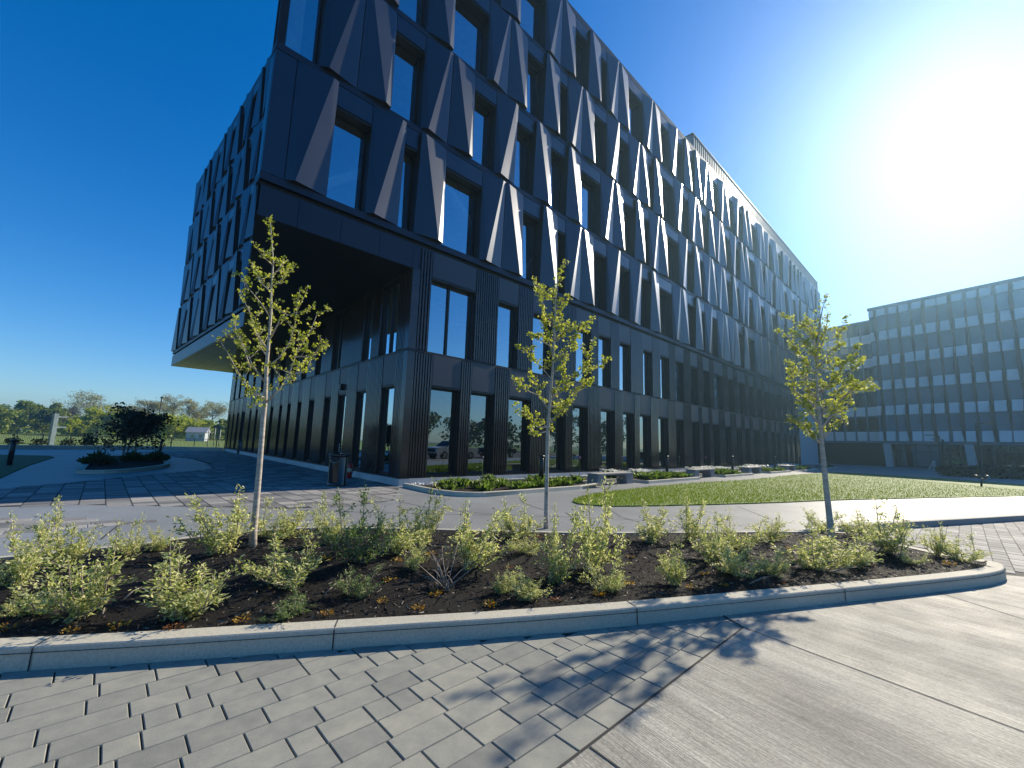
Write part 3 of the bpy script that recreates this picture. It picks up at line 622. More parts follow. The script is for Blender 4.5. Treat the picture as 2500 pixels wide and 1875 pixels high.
for pp in (((1269, 1213), (1270, 1220), (1280, 1228), (1300, 1236), (1330, 1246)), ((1381, 1251), (1421, 1281), (1450, 1299)), ((1488, 1243), (1515, 1262), (1560, 1275)), ((969, 1224), (1040, 1238), (1117, 1247), (1235, 1258)),
           ((700, 1245), (900, 1251), (1100, 1256), (1235, 1258), (1400, 1262)), ((1235, 1258), (1234, 1296)), ((290, 1281), (245, 1318)), ((480, 1268), (760, 1270)), ((1400, 1262), (1700, 1276), (1900, 1290)), ((1800, 1236), (1880, 1268)), ((2180, 1220), (2350, 1240)), ((2080, 1224), (2500, 1236)),
           ((1420, 1203), (1560, 1199)), ((1560, 1199), (1600, 1191)), ((150, 1162), (290, 1165)), ((0, 1178), (150, 1168))): pj(pp)
tag(mb.build('walk_joint', M_seam), kind='structure')
# lawns
lawn = smooth([tuple(G(x, y, 0)) for x, y in ((1399, 1226), (1403, 1219), (1440, 1209), (1512, 1198), (1692, 1180), (1827, 1173), (1935, 1160), (2030, 1153), (2100, 1156), (2281, 1167), (2390, 1175), (2500, 1184), (2620, 1194), (2760, 1206), (2500, 1212), (2100, 1220), (2011, 1223), (1881, 1229), (1692, 1234), (1497, 1238), (1450, 1235), (1410, 1231))], 1)
mb = MB(); mb.prism([tuple(p) for p in lawn], -.02, .03); tag(mb.build('lawn', M_lawn), kind='structure')
M_blade = leafmat('grass_blades', [(0, (.115, .18, .002)), (.5, (.135, .20, .003)), (1, (.155, .215, .004))], trans=.4, rough=.98, spec=.03)
lp = [tuple(p) for p in lawn]; pts = []
A = rng.uniform([1.5, 11.3], [27, 34], (200000, 2)); dd = np.hypot(A[:, 0], A[:, 1]); A = A[rng.random(len(A)) < np.minimum(1, (15/dd)**2)]
pts = [(x, y, .03) for x, y in A if inside((x, y), lp)]
nr = rng.normal(size=(len(pts), 3))*.35; nr[:, 2] = 1
o = link('grass', leafmesh('grass', pts, rng.uniform(.04, .085, len(pts)), [(-.13, 0, 0), (.13, 0, 0), (.02, 1, .15)], [(0, 1, 2)], M_blade, normals=nr)); tag(o, kind='stuff')
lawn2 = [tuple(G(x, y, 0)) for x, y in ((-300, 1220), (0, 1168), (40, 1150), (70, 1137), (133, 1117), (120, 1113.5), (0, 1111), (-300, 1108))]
mb = MB(); mb.prism(lawn2, -.02, .03); tag(mb.build('lawn', grassmat('shade_coloured_lawn', (.045, .11, .012), (.03, .08, .01))), kind='structure')  # darker green puts the building's shade into the turf colour

# ------------------------------------------------------------------ young ginkgo trees in the bed
M_bark = simple('pale_ginkgo_bark', (.56, .49, .40), (.34, .29, .24), rough=.85, scale=5, stretch=(1, 1, 5), bdist=.006, bscale=14)
M_fan = leafmat('ginkgo_leaf', [(0, (.22, .27, .04)), (.5, (.38, .41, .08)), (1, (.56, .55, .16))], trans=.5)
FAN = [(0, 0, 0), (-.46, .62, .10), (-.24, .92, .02), (0, .84, -.04), (.24, .92, .02), (.46, .62, .10)]; FANF = [(0, 3, 2, 1), (0, 5, 4, 3)]
def ginkgo(base_px, org, k, trunk, limbs, r0, nleaf, label, seed, sizes=(.035, .07)):
    r = random.Random(seed); b = G(*base_px, .0); X = lambda p: (org[0]+p[0]/k, org[1]+p[1]/k)
    t = empty('ginkgo_tree', (b[0], b[1], 0), 0, label, 'tree', 'young ginkgo trees in the planting bed')
    tp = [np.array(V(*X(p), b)) for p in trunk]; tp[0][:2] = b; tp[0][2] = -.05
    wood = MB(lambda x, y, z: (x-b[0], y-b[1], z)); L = len(tp)
    wood.tube(tp, [r0*(1-.93*(i/(L-1))**.8) for i in range(L)], 10)
    lv = []
    def spray(path, dens, w):
        for a, c in zip(path[:-1], path[1:]):
            n = max(1, int(np.linalg.norm(c-a)/dens))
            for i in range(n):
                q = a+(c-a)*((i+r.random())/n); m_ = r.choice([2, 3, 4, 5]); o_ = np.array([r.gauss(0, w), r.gauss(0, w), r.gauss(0, w)])
                for _ in range(m_): lv.append(q+o_+np.array([r.gauss(0, .014) for _ in range(3)]))
    for limb in limbs:
        dy = r.uniform(-.5, .5); pts = [np.array(V(*X(p), b)) for p in limb]; n = len(pts)
        for i in range(n):
            f = i/(n-1)*dy*min(1.0, n*.25)
            q = pts[i]; dcam = q-np.array([0, 0, EYE]); pts[i] = np.array([0, 0, EYE])+dcam*(1+f/np.linalg.norm(dcam))
        h = (pts[0][2])/5; wood.tube(pts, [max(.004, r0*.36*(1-h*.6)*(1-.85*i/(n-1))) for i in range(n)], 6)
        spray(pts[1:] if n > 2 else pts, .062*nleaf, .038)
        if n > 2: spray([pts[0]*.35+pts[1]*.65, pts[1]], .10*nleaf, .025)
        for i in range(1, n):                            # side twigs
            for _ in range(2 if nleaf < 1 else 1):
                f = r.random(); a = pts[i-1]*(1-f)+pts[i]*f; d = (pts[i]-pts[i-1]); d /= np.linalg.norm(d)+1e-9
                e = a+(d*.5+np.array([r.gauss(0, .5), r.gauss(0, .5), r.uniform(.1, .8)]))*r.uniform(.12, .32)
                wood.tube([a, (a+e)/2+np.array([0, 0, -.012]), e], [.006, .005, .003], 4); spray([a*.5+e*.5, e], .05*nleaf, .02)
    hi = [p for p in tp if p[2] > tp[-1][2]*.55]
    spray(hi, .10*nleaf, .035); spray(hi[-2:], .035, .02)
    wood.build('trunk', M_bark, t)
    P = np.array(lv)-np.array([b[0], b[1], 0]); nr = np.random.default_rng(seed).normal(size=P.shape); nr[:, 2] = np.abs(nr[:, 2])*.6-.1
    link('crown', leafmesh('crown', P, np.random.default_rng(seed).uniform(*sizes, len(P)), FAN, FANF, M_fan, normals=nr), t)
ginkgo((617, 1335), (480, 480), 1.8425, [(250, 1580), (256, 1500), (262, 1450), (280, 1250), (300, 1000), (308, 930), (315, 760), (325, 650), (335, 520), (335, 420), (345, 300), (338, 200), (330, 90)],
    [[(308, 930), (260, 880), (200, 820), (150, 720), (110, 655)], [(315, 925), (370, 870), (420, 790), (450, 700), (510, 610), (545, 520)], [(420, 800), (480, 790), (505, 765)], [(317, 765), (380, 720), (420, 650), (445, 560), (465, 415)],
     [(430, 720), (520, 720), (560, 670), (590, 660)], [(312, 840), (250, 760), (220, 680), (165, 600)], [(240, 770), (215, 690), (165, 560)], [(320, 690), (270, 620), (255, 570), (230, 490)], [(330, 540), (290, 480), (240, 420), (215, 405)],
     [(335, 430), (285, 385), (265, 340), (245, 320)], [(345, 310), (310, 280), (285, 270)], [(330, 640), (380, 545), (450, 520)], [(336, 350), (375, 330), (400, 345)], [(312, 900), (270, 900), (255, 940)], [(318, 720), (290, 680), (280, 620)], [(335, 400), (370, 390), (385, 370)]],
    .058, .50, 'slim ginkgo with bare limbs showing, in front of the black overhang', 11, (.03, .055))
ginkgo((1333, 1290), (1150, 580), 2.075, [(378, 1470), (380, 1400), (383, 1250), (388, 1000), (395, 900), (405, 760), (415, 650), (420, 550), (425, 400), (430, 280), (440, 220), (460, 150), (480, 108)],
    [[(392, 960), (340, 960), (280, 900), (225, 870)], [(400, 930), (440, 900), (490, 850), (540, 770), (600, 745)], [(398, 880), (340, 790), (320, 710)], [(340, 800), (270, 770), (215, 730)], [(410, 720), (350, 650), (300, 600), (268, 568)],
     [(405, 800), (470, 720), (560, 690), (640, 660), (678, 632)], [(415, 640), (480, 560), (540, 480), (590, 455)], [(425, 450), (370, 380), (345, 300), (340, 245)], [(420, 560), (350, 520), (300, 490)], [(560, 690), (585, 640), (600, 595)], [(428, 400), (470, 340), (485, 310)],
     [(415, 600), (380, 480), (360, 420)], [(412, 700), (460, 640), (490, 600)], [(405, 820), (440, 780), (470, 760)], [(425, 480), (455, 450), (470, 430)], [(420, 520), (480, 480), (520, 470)], [(400, 860), (455, 850), (480, 880)], [(392, 980), (320, 1000), (300, 970)], [(430, 320), (380, 290), (350, 270)]],
    .050, .34, 'slender leafy ginkgo in front of the brown ribbed wall, middle one of three', 23, (.038, .066))
ginkgo((2028, 1328), (1850, 680), 2.37, [(430, 1530), (425, 1460), (415, 1380), (395, 1200), (375, 1000), (368, 930), (355, 800), (345, 680), (340, 560), (345, 400), (360, 250), (375, 170), (400, 98)],
    [[(365, 960), (320, 910), (280, 860), (240, 830), (160, 830)], [(375, 930), (430, 870), (480, 820), (500, 815)], [(350, 760), (290, 700), (215, 650), (190, 510)], [(365, 880), (430, 780), (480, 700), (560, 630), (650, 650)], [(480, 700), (570, 620), (605, 620)],
     [(350, 680), (430, 600), (500, 500), (545, 455)], [(500, 560), (560, 520), (575, 510)], [(345, 560), (260, 480), (210, 380), (155, 320)], [(345, 420), (290, 300), (250, 260)], [(350, 520), (420, 420), (460, 400), (470, 290)], [(345, 450), (390, 330), (400, 260)], [(345, 600), (250, 560), (200, 500)],
     [(360, 840), (300, 780), (250, 720)], [(350, 700), (280, 620), (250, 560)], [(345, 480), (300, 420), (220, 310)], [(420, 800), (500, 760), (540, 700)], [(345, 400), (320, 320), (300, 260)], [(360, 800), (430, 720), (470, 640)], [(345, 540), (400, 520), (440, 500)], [(350, 650), (400, 640), (450, 600)]],
    .066, .27, 'ginkgo with the thickest trunk beside the lawn, in front of the far grey building', 31, (.032, .056))

# ------------------------------------------------------------------ shrubs, seedlings and twigs of the bed
M_var = leafmat('variegated_leaf', [(0, (.18, .25, .05)), (.3, (.38, .43, .13)), (.65, (.64, .64, .27)), (1, (.86, .82, .47))], trans=.45)
M_vgr = leafmat('green_leaf', [(0, (.06, .12, .03)), (.5, (.14, .22, .06)), (1, (.40, .44, .20))], trans=.4)
M_twig = simple('grey_twig', (.30, .25, .20), (.18, .14, .11), rough=.85, scale=20)
LEAF = [(0, 0, 0), (-.17, .45, .05), (0, 1, -.05), (.17, .45, .05)]; LEAFF = [(0, 3, 2, 1)]
def shrub_proto(seed, mat, n=13):
    r = random.Random(seed); t = empty('variegated_shrub'); mb = MB(); pos = []; nrm = []
    for i in range(n):
        a = r.uniform(0, 6.28); sp = r.uniform(.1, .95)**.8; h = r.uniform(.3, .85) if i > 2 else r.uniform(.9, 1.12); x0 = np.array([r.gauss(0, .06), r.gauss(0, .06), 0])
        e = np.array([math.cos(a)*sp*.5, math.sin(a)*sp*.5, h*(1.15-.45*sp)]); m_ = x0*.5+e*.5+np.array([math.cos(a)*.07, math.sin(a)*.07, -.03]); pts = [x0, m_, e]
        mb.tube(pts, [.009, .006, .003], 4)
        for j in range(3):
            f = r.uniform(.3, .9); q = x0*(1-f)**2+m_*2*f*(1-f)+e*f*f; d2 = np.array([r.gauss(0, .12), r.gauss(0, .12), r.uniform(.02, .2)]); mb.tube([q, q+d2], [.004, .002], 3)
            for _ in range(26): g = r.random(); pos.append(q+d2*g+np.array([r.gauss(0, .022) for _ in range(3)])); nrm.append(d2*2+np.array([r.gauss(0, .25) for _ in range(3)]))
        for _ in range(86):
            f = r.uniform(.06, 1.03)**.9; q = x0*(1-f)**2+m_*2*f*(1-f)+e*f*f; pos.append(q+np.array([r.gauss(0, .026) for _ in range(3)])); nrm.append((e-x0)*.5+np.array([r.gauss(0, .4) for _ in range(3)]))
    mb.build('stems', M_twig, t); rg = np.random.default_rng(seed)
    link('foliage', leafmesh('foliage', pos, rg.uniform(.034, .068, len(pos)), LEAF, LEAFF, mat, normals=nrm), t); return t
protos = [shrub_proto(100+i, M_var, n) for i, n in enumerate((13, 15, 11, 16, 12))]+[shrub_proto(140, M_vgr, 10)]
usedp = set()
def place(protos_, i, loc, sc, rz, label, cat, group):
    p = protos_[i]
    if id(p) not in usedp: usedp.add(id(p)); o = p
    else: o = dup(p)
    o.location = loc; o.rotation_euler = (0, 0, rz); o.scale = sc; return tag(o, label, cat, group)
SH = [(36, 1432, 1285, 62, 'shrub cut by the picture edge behind the lowest left seedlings'), (150, 1392, 1262, 58, 'tall shrub standing behind the biggest bushy shrub'), (205, 1497, 1330, 85, 'biggest bushy shrub, close to the front kerb'), (72, 1490, 1440, 48, 'low sprawling shrub below the biggest bushy shrub'),
 (318, 1352, 1268, 34, 'narrow upright shrub by the pale walk, second back row plant'), (382, 1337, 1288, 32, 'small loose shrub between the walk and a rounded shrub'), (450, 1495, 1352, 88, 'wide rounded shrub with bare twigs at its side, in front of the pale walk'), (555, 1345, 1205, 78, 'tall shrub hard against the trunk of the slim ginkgo'), (676, 1310, 1230, 54, 'fan shaped shrub behind and right of the slim ginkgo'),
 (705, 1435, 1310, 80, 'broad shrub spreading in front of the slim ginkgo trunk'), (716, 1498, 1447, 52, 'small silver green shrub next to the kerb joint'), (800, 1330, 1238, 42, 'shrub with arched side branch on the back edge'), (862, 1390, 1232, 62, 'tall cream shrub behind the dark green shrub'), (868, 1457, 1393, 46, 'low dark green shrub with a fallen stick beside it'),
 (955, 1365, 1243, 58, 'upright cream shrub between two back edge shrubs'), (1008, 1398, 1330, 32, 'small leaning shrub left of the bare twigs'), (1036, 1335, 1215, 44, 'slender shrub with one long spike, on the back edge'), (1145, 1395, 1258, 78, 'large cloud shaped shrub above the bare twigs'), (1265, 1308, 1228, 44, 'pair of narrow sprigs on the back edge'), (1290, 1352, 1308, 40, 'low patchy shrub in front of the middle ginkgo'),
 (1224, 1442, 1388, 24, 'thin curved sprig beside the brightest small shrub'), (1286, 1458, 1400, 46, 'brightest small round shrub near the front kerb'), (1352, 1412, 1250, 50, 'tall shrub leaning against the middle ginkgo trunk'), (1450, 1392, 1218, 62, 'tallest shrub right of the middle ginkgo'), (1478, 1432, 1350, 46, 'short shrub in front of the tallest right hand shrub'), (1586, 1332, 1248, 52, 'vase shaped shrub alone in front of the lawn tip'),
 (1645, 1420, 1330, 40, 'slim column shrub nearest the front kerb, right of the middle ginkgo'), (1680, 1330, 1228, 38, 'shrub with two tall whips before the lawn'), (1742, 1372, 1285, 52, 'dense shrub below the two tall whips'), (1808, 1342, 1262, 52, 'round shrub on the back edge before the lawn'), (1800, 1405, 1328, 60, 'wide open shrub in the middle of the right part'), (1885, 1402, 1350, 44, 'thin weak shrub with sparse leaves'),
 (1882, 1318, 1262, 40, 'half bare shrub left of the thick trunk'), (1995, 1385, 1298, 66, 'wide shrub in front of the thick ginkgo trunk'), (2062, 1372, 1290, 60, 'bushy shrub right of the thick ginkgo trunk'), (2000, 1296, 1248, 40, 'small shrub behind the thick ginkgo trunk'), (2176, 1352, 1258, 60, 'tall shrub in front of the block paved lane'), (2290, 1354, 1285, 26, 'leaning sprig near the bed tip'), (2345, 1367, 1315, 42, 'last shrub at the rounded bed tip'),
 (2230, 1372, 1342, 26, 'tiny shrub between the lane and the last shrubs'), (2112, 1318, 1258, 46, 'twiggy shrub on the kerb behind the thick ginkgo')]
for i, (x, y, ty, hw, lb) in enumerate(SH):
    b = G(x, y, .02); top = V(x, ty, b); h = max(.12, top[2]); wdt = hw/FPX*np.linalg.norm(np.array([b[0], b[1], 1.0]))*2.1*(b[1]/np.linalg.norm(b))
    place(protos, 5 if 'dark green' in lb or 'silver' in lb else i % 5, (b[0], b[1], mz(*b)-.01), (wdt*1.38, wdt*1.25, h*1.2), random.uniform(0, 6.28), 'variegated '+lb if 'dark green' not in lb else lb, 'shrub', 'shrubs in the dark mulch bed')
# bare twiggy shrub
b = G(1085, 1438, .02); mb = MB(); t = empty('bare_shrub', (b[0], b[1], .02), 0, 'leafless shrub of pale curling twigs in the dark mulch', 'shrub'); r = random.Random(4)
for i in range(17):
    a = r.uniform(0, 6.28); h = r.uniform(.08, .42); o = r.uniform(.12, .42); p = np.array([r.gauss(0, .04), r.gauss(0, .04), 0]); e = np.array([math.cos(a)*o, math.sin(a)*o, h]); md = p*.5+e*.5+np.array([r.gauss(0, .05), r.gauss(0, .05), .08*(1 if h > .2 else .4)])
    P = [p*(1-f)**2+md*2*f*(1-f)+e*f*f for f in (0, .25, .5, .75, 1)]; mb.tube(P, [.007, .0065, .0055, .004, .0025], 5)
mb.build('twigs', M_twig, t)
for (x0, y0, x1, y1) in ((793, 1450, 838, 1420), (1830, 1425, 1890, 1409), (2035, 1396, 2100, 1388), (300, 1465, 345, 1438), (250, 1500, 255, 1490)):
    a, c = G(x0, y0, .03), G(x1, y1, .03); mb = MB(); md = (a+c)/2; mb.tube([(*a, .03), (*md, .06), (*c, .05)], [.008, .008, .004], 6); tag(mb.build('fallen_stick', M_twig), 'pale dead stick lying on the dark mulch', 'stick', 'dead sticks on the mulch')
M_yel = leafmat('yellow_leaf', [(0, (.30, .13, .015)), (.5, (.48, .27, .03)), (1, (.55, .42, .09))], trans=.35); M_red = leafmat('rusty_leaf', [(0, (.16, .05, .02)), (1, (.36, .15, .05))], trans=.3)
def seedling(seed, mat):
    r = random.Random(seed); pos = []; nr = []
    for _ in range(34): a = r.uniform(0, 6.28); q = r.random()**.6*.5; pos.append((math.cos(a)*q, math.sin(a)*q, r.uniform(.05, .38))); nr.append((math.cos(a), math.sin(a), r.uniform(.1, 1.2)))
    mb = MB()
    for p in pos[:8]: mb.tube([(0, 0, 0), p], [.02, .012], 3)
    t = empty('seedling'); mb.build('stems', M_red, t); link('foliage', leafmesh('foliage', pos, np.random.default_rng(seed).uniform(.16, .3, len(pos)), [(0, 0, 0), (-.3, .5, .1), (0, 1, 0), (.3, .5, .1)], LEAFF, mat, normals=nr), t); return t
sprot = [seedling(1, M_yel), seedling(2, M_yel), seedling(3, M_red)]
SD_ = [('A', p) for p in ((50, 1045), (480, 1062), (800, 1037), (1170, 1047), (1640, 992), (1620, 642), (2190, 627), (1390, 812), (170, 610), (860, 590))]+[('B', p) for p in ((260, 627), (740, 630), (975, 572), (1500, 638), (690, 762), (270, 952), (885, 922), (1370, 892), (1820, 850), (1000, 822), (650, 885), (2110, 800), (2000, 720), (1700, 440))]+[('C', p) for p in ((270, 547), (130, 582), (590, 567), (740, 555), (1020, 540), (280, 430), (540, 370), (1060, 380), (1030, 440), (1460, 452), (1850, 457), (45, 522), (640, 515))]
for i, (zz, p) in enumerate(SD_):
    o, k = {'A': ((0, 1150), 2.765), 'B': ((700, 1150), 2.765), 'C': ((1400, 1150), 2.0109)}[zz]; b = G(o[0]+p[0]/k, o[1]+p[1]/k, .03)
    ty = 2 if i % 5 == 3 else i % 2; s = random.uniform(.085, .14)
    place(sprot, ty, (b[0], b[1], mz(*b)), (s, s, s*random.uniform(.6, 1)), random.uniform(0, 6), 'rusty red seedling withering in the dark mulch' if ty == 2 else 'small yellow orange seedling growing in the dark mulch', 'seedling', 'rusty seedlings in the mulch' if ty == 2 else 'yellow seedlings in the mulch')

# ------------------------------------------------------------------ beds, benches and bollards along the facade
M_strap = leafmat('strappy_leaf', [(0, (.05, .10, .02)), (.5, (.11, .18, .03)), (1, (.22, .30, .07))], trans=.4); M_wflow = leafmat('white_flower', [(0, (.6, .6, .55)), (1, (.85, .85, .82))], trans=.3)
STRAP = [(-.05, 0, 0), (.05, 0, 0), (.045, .6, .06), (0, 1, -.12), (-.045, .6, .06)]
def clump(seed, flower):
    rg = np.random.default_rng(seed); n = 90; pos = rg.normal(size=(n, 3))*[.16, .16, 0]; nr = rg.normal(size=(n, 3))*.5; nr[:, 2] = 1
    t = empty('flowering_plant' if flower else 'leafy_plant'); link('foliage', leafmesh('foliage', pos, rg.uniform(.5, 1.0, n), STRAP, [(0, 1, 2, 3, 4)], M_strap, normals=nr), t)
    if flower: link('blossoms', leafmesh('blossoms', rg.normal(size=(60, 3))*[.3, .3, .08]+[0, 0, .85], .16, [(-.4, -.4, 0), (.4, -.4, 0), (.4, .4, .1), (-.4, .4, .1)], LEAFF, M_wflow), t)
    return t
cprot = [clump(51, False), clump(52, False), clump(53, False), clump(54, True), clump(55, True)]
BEDS = [(-.15, 6.9), (10.4, 16.0), (19.6, 24.7), (28.5, 34.0), (38.3, 43.9), (47.5, 53)]
FRONT_D = 3.85; kerbm = MB(); soil = MB()
for bi, (a, b) in enumerate(BEDS):
    if bi == 0: line = [(-.02, .3), (-.15, 2.2), (.0, 3.1), (.3, 3.55), (.9, FRONT_D), (b, FRONT_D), (b, FRONT_D-1.3)]
    else: line = [(a, FRONT_D-1.3), (a+.05, FRONT_D), (b, FRONT_D), (b, FRONT_D-1.3)]
    q = [xy(FM, *p) for p in (smooth(line, 1) if bi == 0 else line)]
    addmb(kerbm, offset_strip(q, .15, -.1, .13)) 
    s2 = MB(); s2.face([(*xy(FM, s, d), .09) for s, d in ([(p[0]+.02, p[1]-.02) for p in line]+[(b, .8), (a if bi else 0, .8)])]); addmb(soil, s2)
t = MB(FM); t.box((1.0, .62, -.1), (54, .74, .14)); addmb(kerbm, t)
t = MB(FM)
for (a, b), (c, d) in zip(BEDS[:-1], BEDS[1:]): t.box((b, FRONT_D-1.45, -.1), (c, FRONT_D-1.3, .13))
addmb(kerbm, t)
tag(kerbm.build('planter_kerb', M_kerb), kind='structure'); 
t = MB(FM); t.face([(1, .74, .088), (53, .74, .088), (53, 2.4, .088), (1, 2.4, .088)]); addmb(soil, t); tag(soil.build('planter_soil', M_mulch), kind='structure')
wb = ['first facade bed beside the corner', 'second facade bed', 'third facade bed', 'fourth facade bed', 'fifth facade bed', 'last facade bed before the concrete wall']
rr = random.Random(12)
for bi, (a, b) in enumerate(BEDS):
    n = [34, 26, 24, 20, 16, 12][bi]
    for i in range(n):
        s = a+.5+(b-a-.8)*(i+rr.random())/n; d = rr.choice([1.25, 1.9, 2.5, 3.1])+rr.uniform(-.15, .2); h = rr.uniform(.25, .42)
        ty = rr.choice([0, 1, 2]) if bi == 0 else (rr.choice([3, 4]) if d < 2.3 and rr.random() < .75 else rr.choice([0, 1, 2])); p = FM(s, d, .09); z = .5 if bi == 0 else .8
        place(cprot, ty, p, (z*rr.uniform(.8, 1.2), z*rr.uniform(.8, 1.2), h), rr.uniform(0, 6), ('white flowering plant in the ' if ty > 2 else 'low green leafy plant in the ')+wb[bi], 'plant', ('white flowers in the ' if ty > 2 else 'leafy plants in the ')+wb[bi])
M_al = simple('allium_purple', (.30, .10, .28), (.18, .06, .18), rough=.8, scale=60); M_alb = simple('allium_bud', (.16, .12, .12), rough=.8)
for i, (s, d, h, mt, lb) in enumerate(((2.95, 1.0, .95, M_alb, 'round dark flower bud on a thin stem beside the first ground floor window'), (5.5, 1.6, 1.0, M_al, 'purple allium ball on a thin stem behind the first bollard'), (8.9, 1.1, .95, M_al, 'allium ball on a tall stem left of the first bench'), (12.3, 1.3, .98, M_alb, 'allium ball on a tall stem behind the first bench'), (19.0, 1.3, 1.0, M_alb, 'allium ball behind the second bed'), (22.6, 1.5, 1.0, M_al, 'allium ball above the white flowers of the third bed'))):
    p = FM(s, d, .09); t = empty('allium_flower', p, 0, lb, 'flower'); mb = MB(); mb.tube([(0, 0, 0), (.02, .01, h*.5), (.0, 0, h)], [.012, .010, .008], 5); mb.build('stem', M_vgr, t)
    mb = MB(); mb.lathe([(.01, -.055), (.04, -.04), (.058, 0), (.04, .04), (.008, .055)], (0, 0, h), 10); mb.build('flower_head', mt, t)
pp = []; rg = np.random.default_rng(8)
P = np.stack([rg.uniform(.3, 54, 2600), rg.uniform(.06, .6, 2600)], 1); pos = [FM(s, d, .05+rg.uniform(0, .05)) for s, d in P]
OCT = [(1, 0, 0), (0, 1, 0), (-1, 0, 0), (0, -1, 0), (0, 0, .8), (0, 0, -.8)]; OF = [(0, 1, 4), (1, 2, 4), (2, 3, 4), (3, 0, 4), (1, 0, 5), (2, 1, 5), (3, 2, 5), (0, 3, 5)]
tag(link('white_gravel', leafmesh('white_gravel', pos, rg.uniform(.025, .055, len(pos)), OCT, OF, simple('white_pebble', (.75, .75, .73), rough=.7))), kind='stuff')
M_bench = conc('bench_concrete', (.24, .24, .25), (.19, .19, .20), rough=.75); M_btop = simple('pale_bench_slat', (.48, .44, .38), (.40, .37, .32), rough=.55, scale=4)
def bench():
    t = empty('stone_bench')
    for s in (-1.05, 1.05):
        mb = MB(); q = .3 if s < 0 else .3; lean = .10 if s > 0 else -.10
        mb.mesh([(s-q+lean, -.26, 0), (s+q-abs(lean)+lean, -.26, 0), (s+q-abs(lean)+lean, .26, 0), (s-q+lean, .26, 0), (s-q, -.26, .42), (s+q, -.26, .42), (s+q, .26, .42), (s-q, .26, .42)], [(3, 2, 1, 0), (4, 5, 6, 7), (0, 1, 5, 4), (1, 2, 6, 5), (2, 3, 7, 6), (3, 0, 4, 7)]); mb.build('leg', M_bench, t)
    mb = MB(); mb.box((-1.37, -.28, .424), (1.37, .28, .455)); mb.build('seat_slab', M_bench, t)
    mb = MB()
    for k in range(5): mb.box((-1.34, -.26+k*.106, .459), (1.34, -.16+k*.106, .485))
    mb.build('seat', M_btop, t); return t
bproto = [bench()]; az = math.pi/2-rad(46.49)
for s, lb in ((8.55, 'nearest stone bench, between the first and second facade beds'), (17.85, 'second stone bench along the facade, between white flower beds'), (26.7, 'third stone bench along the facade, seen end on past the second bollard'), (36.2, 'fourth stone bench along the facade, short in the distance'), (45.7, 'farthest stone bench in front of the concrete wall')):
    place(bproto, 0, FM(s, FRONT_D-.75, 0), (1, 1, 1), az, lb, 'bench', 'stone benches along the facade')
M_black = simple('black_powder_coat', (.012, .012, .014), rough=.38, spec=.5, scale=2); M_lens = simple('bollard_top', (.55, .55, .55), rough=.35, metal=.5)
def bollard():
    t = empty('bollard_light'); mb = MB(); mb.lathe([(.088, 0), (.088, .94), (.080, .95), (.075, .96)], n=18); mb.build('post', M_black, t)
    mb = MB(); mb.lathe([(.06, .96), (.06, .985), (.115, 1.0), (.12, 1.04), (.10, 1.075), (.02, 1.085)], n=18); mb.build('cap', M_black, t); return t
bl = [bollard()]
for p, h, lb in ((FM(4.85, 2.34, .05), 1.06, 'black bollard light in the first facade bed behind the middle ginkgo'), (FM(16.0, 1.95, .05), 1.06, 'black bollard light between the first and second benches'), (FM(26.8, 1.75, .05), 1.06, 'black bollard light just left of the third bench'), (FM(38, 1.6, .05), 1.06, 'black bollard light left of the farthest bench'), (FM(47, 1.6, .05), 1.08, 'black bollard light in front of the bare concrete wall'),
              ((*G(22.6, 1135, .03), .03), 1.0, 'black bollard light on the shaded lawn at the picture edge'), ((*G(391, 1102, 0), 0), 1.0, 'distant black bollard light behind the planted island')):
    place(bl, 0, p, (1, 1, h), 0, lb, 'bollard', 'black bollard lights')

# litter bins, extinguisher
M_gloss = simple('glossy_black_plastic', (.010, .010, .011), rough=.12, spec=.6, scale=2)
def bin_(loc, rz, lb, sc=1.0):
    t = empty('litter_bin', loc, rz, lb, 'litter bin', 'black litter bins'); t.scale = (sc,)*3
    mb = MB(); mb.lathe([(.30, 0), (.315, .02), (.315, .06), (.30, .08), (.305, .95), (.30, .98)], n=28); mb.build('body', M_gloss, t)
    mb = MB(); mb.lathe([(.305, .985), (.335, 1.0), (.34, 1.04), (.32, 1.065), (.22, 1.075), (.02, 1.076)], n=28); mb.build('lid', M_gloss, t)
    mb = MB(); n = 12; vs = []
    for i in range(n+1):
        a = -math.pi/2+(-.62+1.24*i/n); vs += [(.312*math.cos(a), .312*math.sin(a), .80+.08*(2*i/n-1)**2), (.312*math.cos(a), .312*math.sin(a), .955)]
    mb.mesh(vs, [(2*i, 2*i+2, 2*i+3, 2*i+1) for i in range(n)]); mb.build('opening', M_groove, t)
    mb = MB(); vs = []
    for i in range(n+1):
        a = -math.pi/2+(-.55+1.1*i/n); vs += [(.316*math.cos(a), .316*math.sin(a), .12), (.318*math.cos(a), .318*math.sin(a), .76+.07*(2*i/n-1)**2)]
    mb.mesh(vs, [(2*i, 2*i+2, 2*i+3, 2*i+1) for i in range(n)], sm=True); mb.build('front_panel', M_gloss, t)
g = G(822, 1186, 0); bin_((g[0], g[1], .005), math.atan2(g[0], -g[1])*0+rad(-8), 'glossy black litter bin standing near the building corner')
g = G(588, 1108, 0); bin_((g[0], g[1], .005), rad(-30), 'black litter bin far along the side wall, behind the ginkgo trunk', 1.05)
g = G(852, 1168, 0); t = empty('fire_extinguisher', (g[0]+.0, g[1], .005), 0, 'red fire extinguisher on the ground beside the litter bin', 'fire extinguisher')
mb = MB(); mb.lathe([(.09, 0), (.105, .02), (.105, .5), (.085, .57), (.045, .61)], n=18); mb.build('cylinder', simple('red_paint', (.42, .015, .015), rough=.3), t)
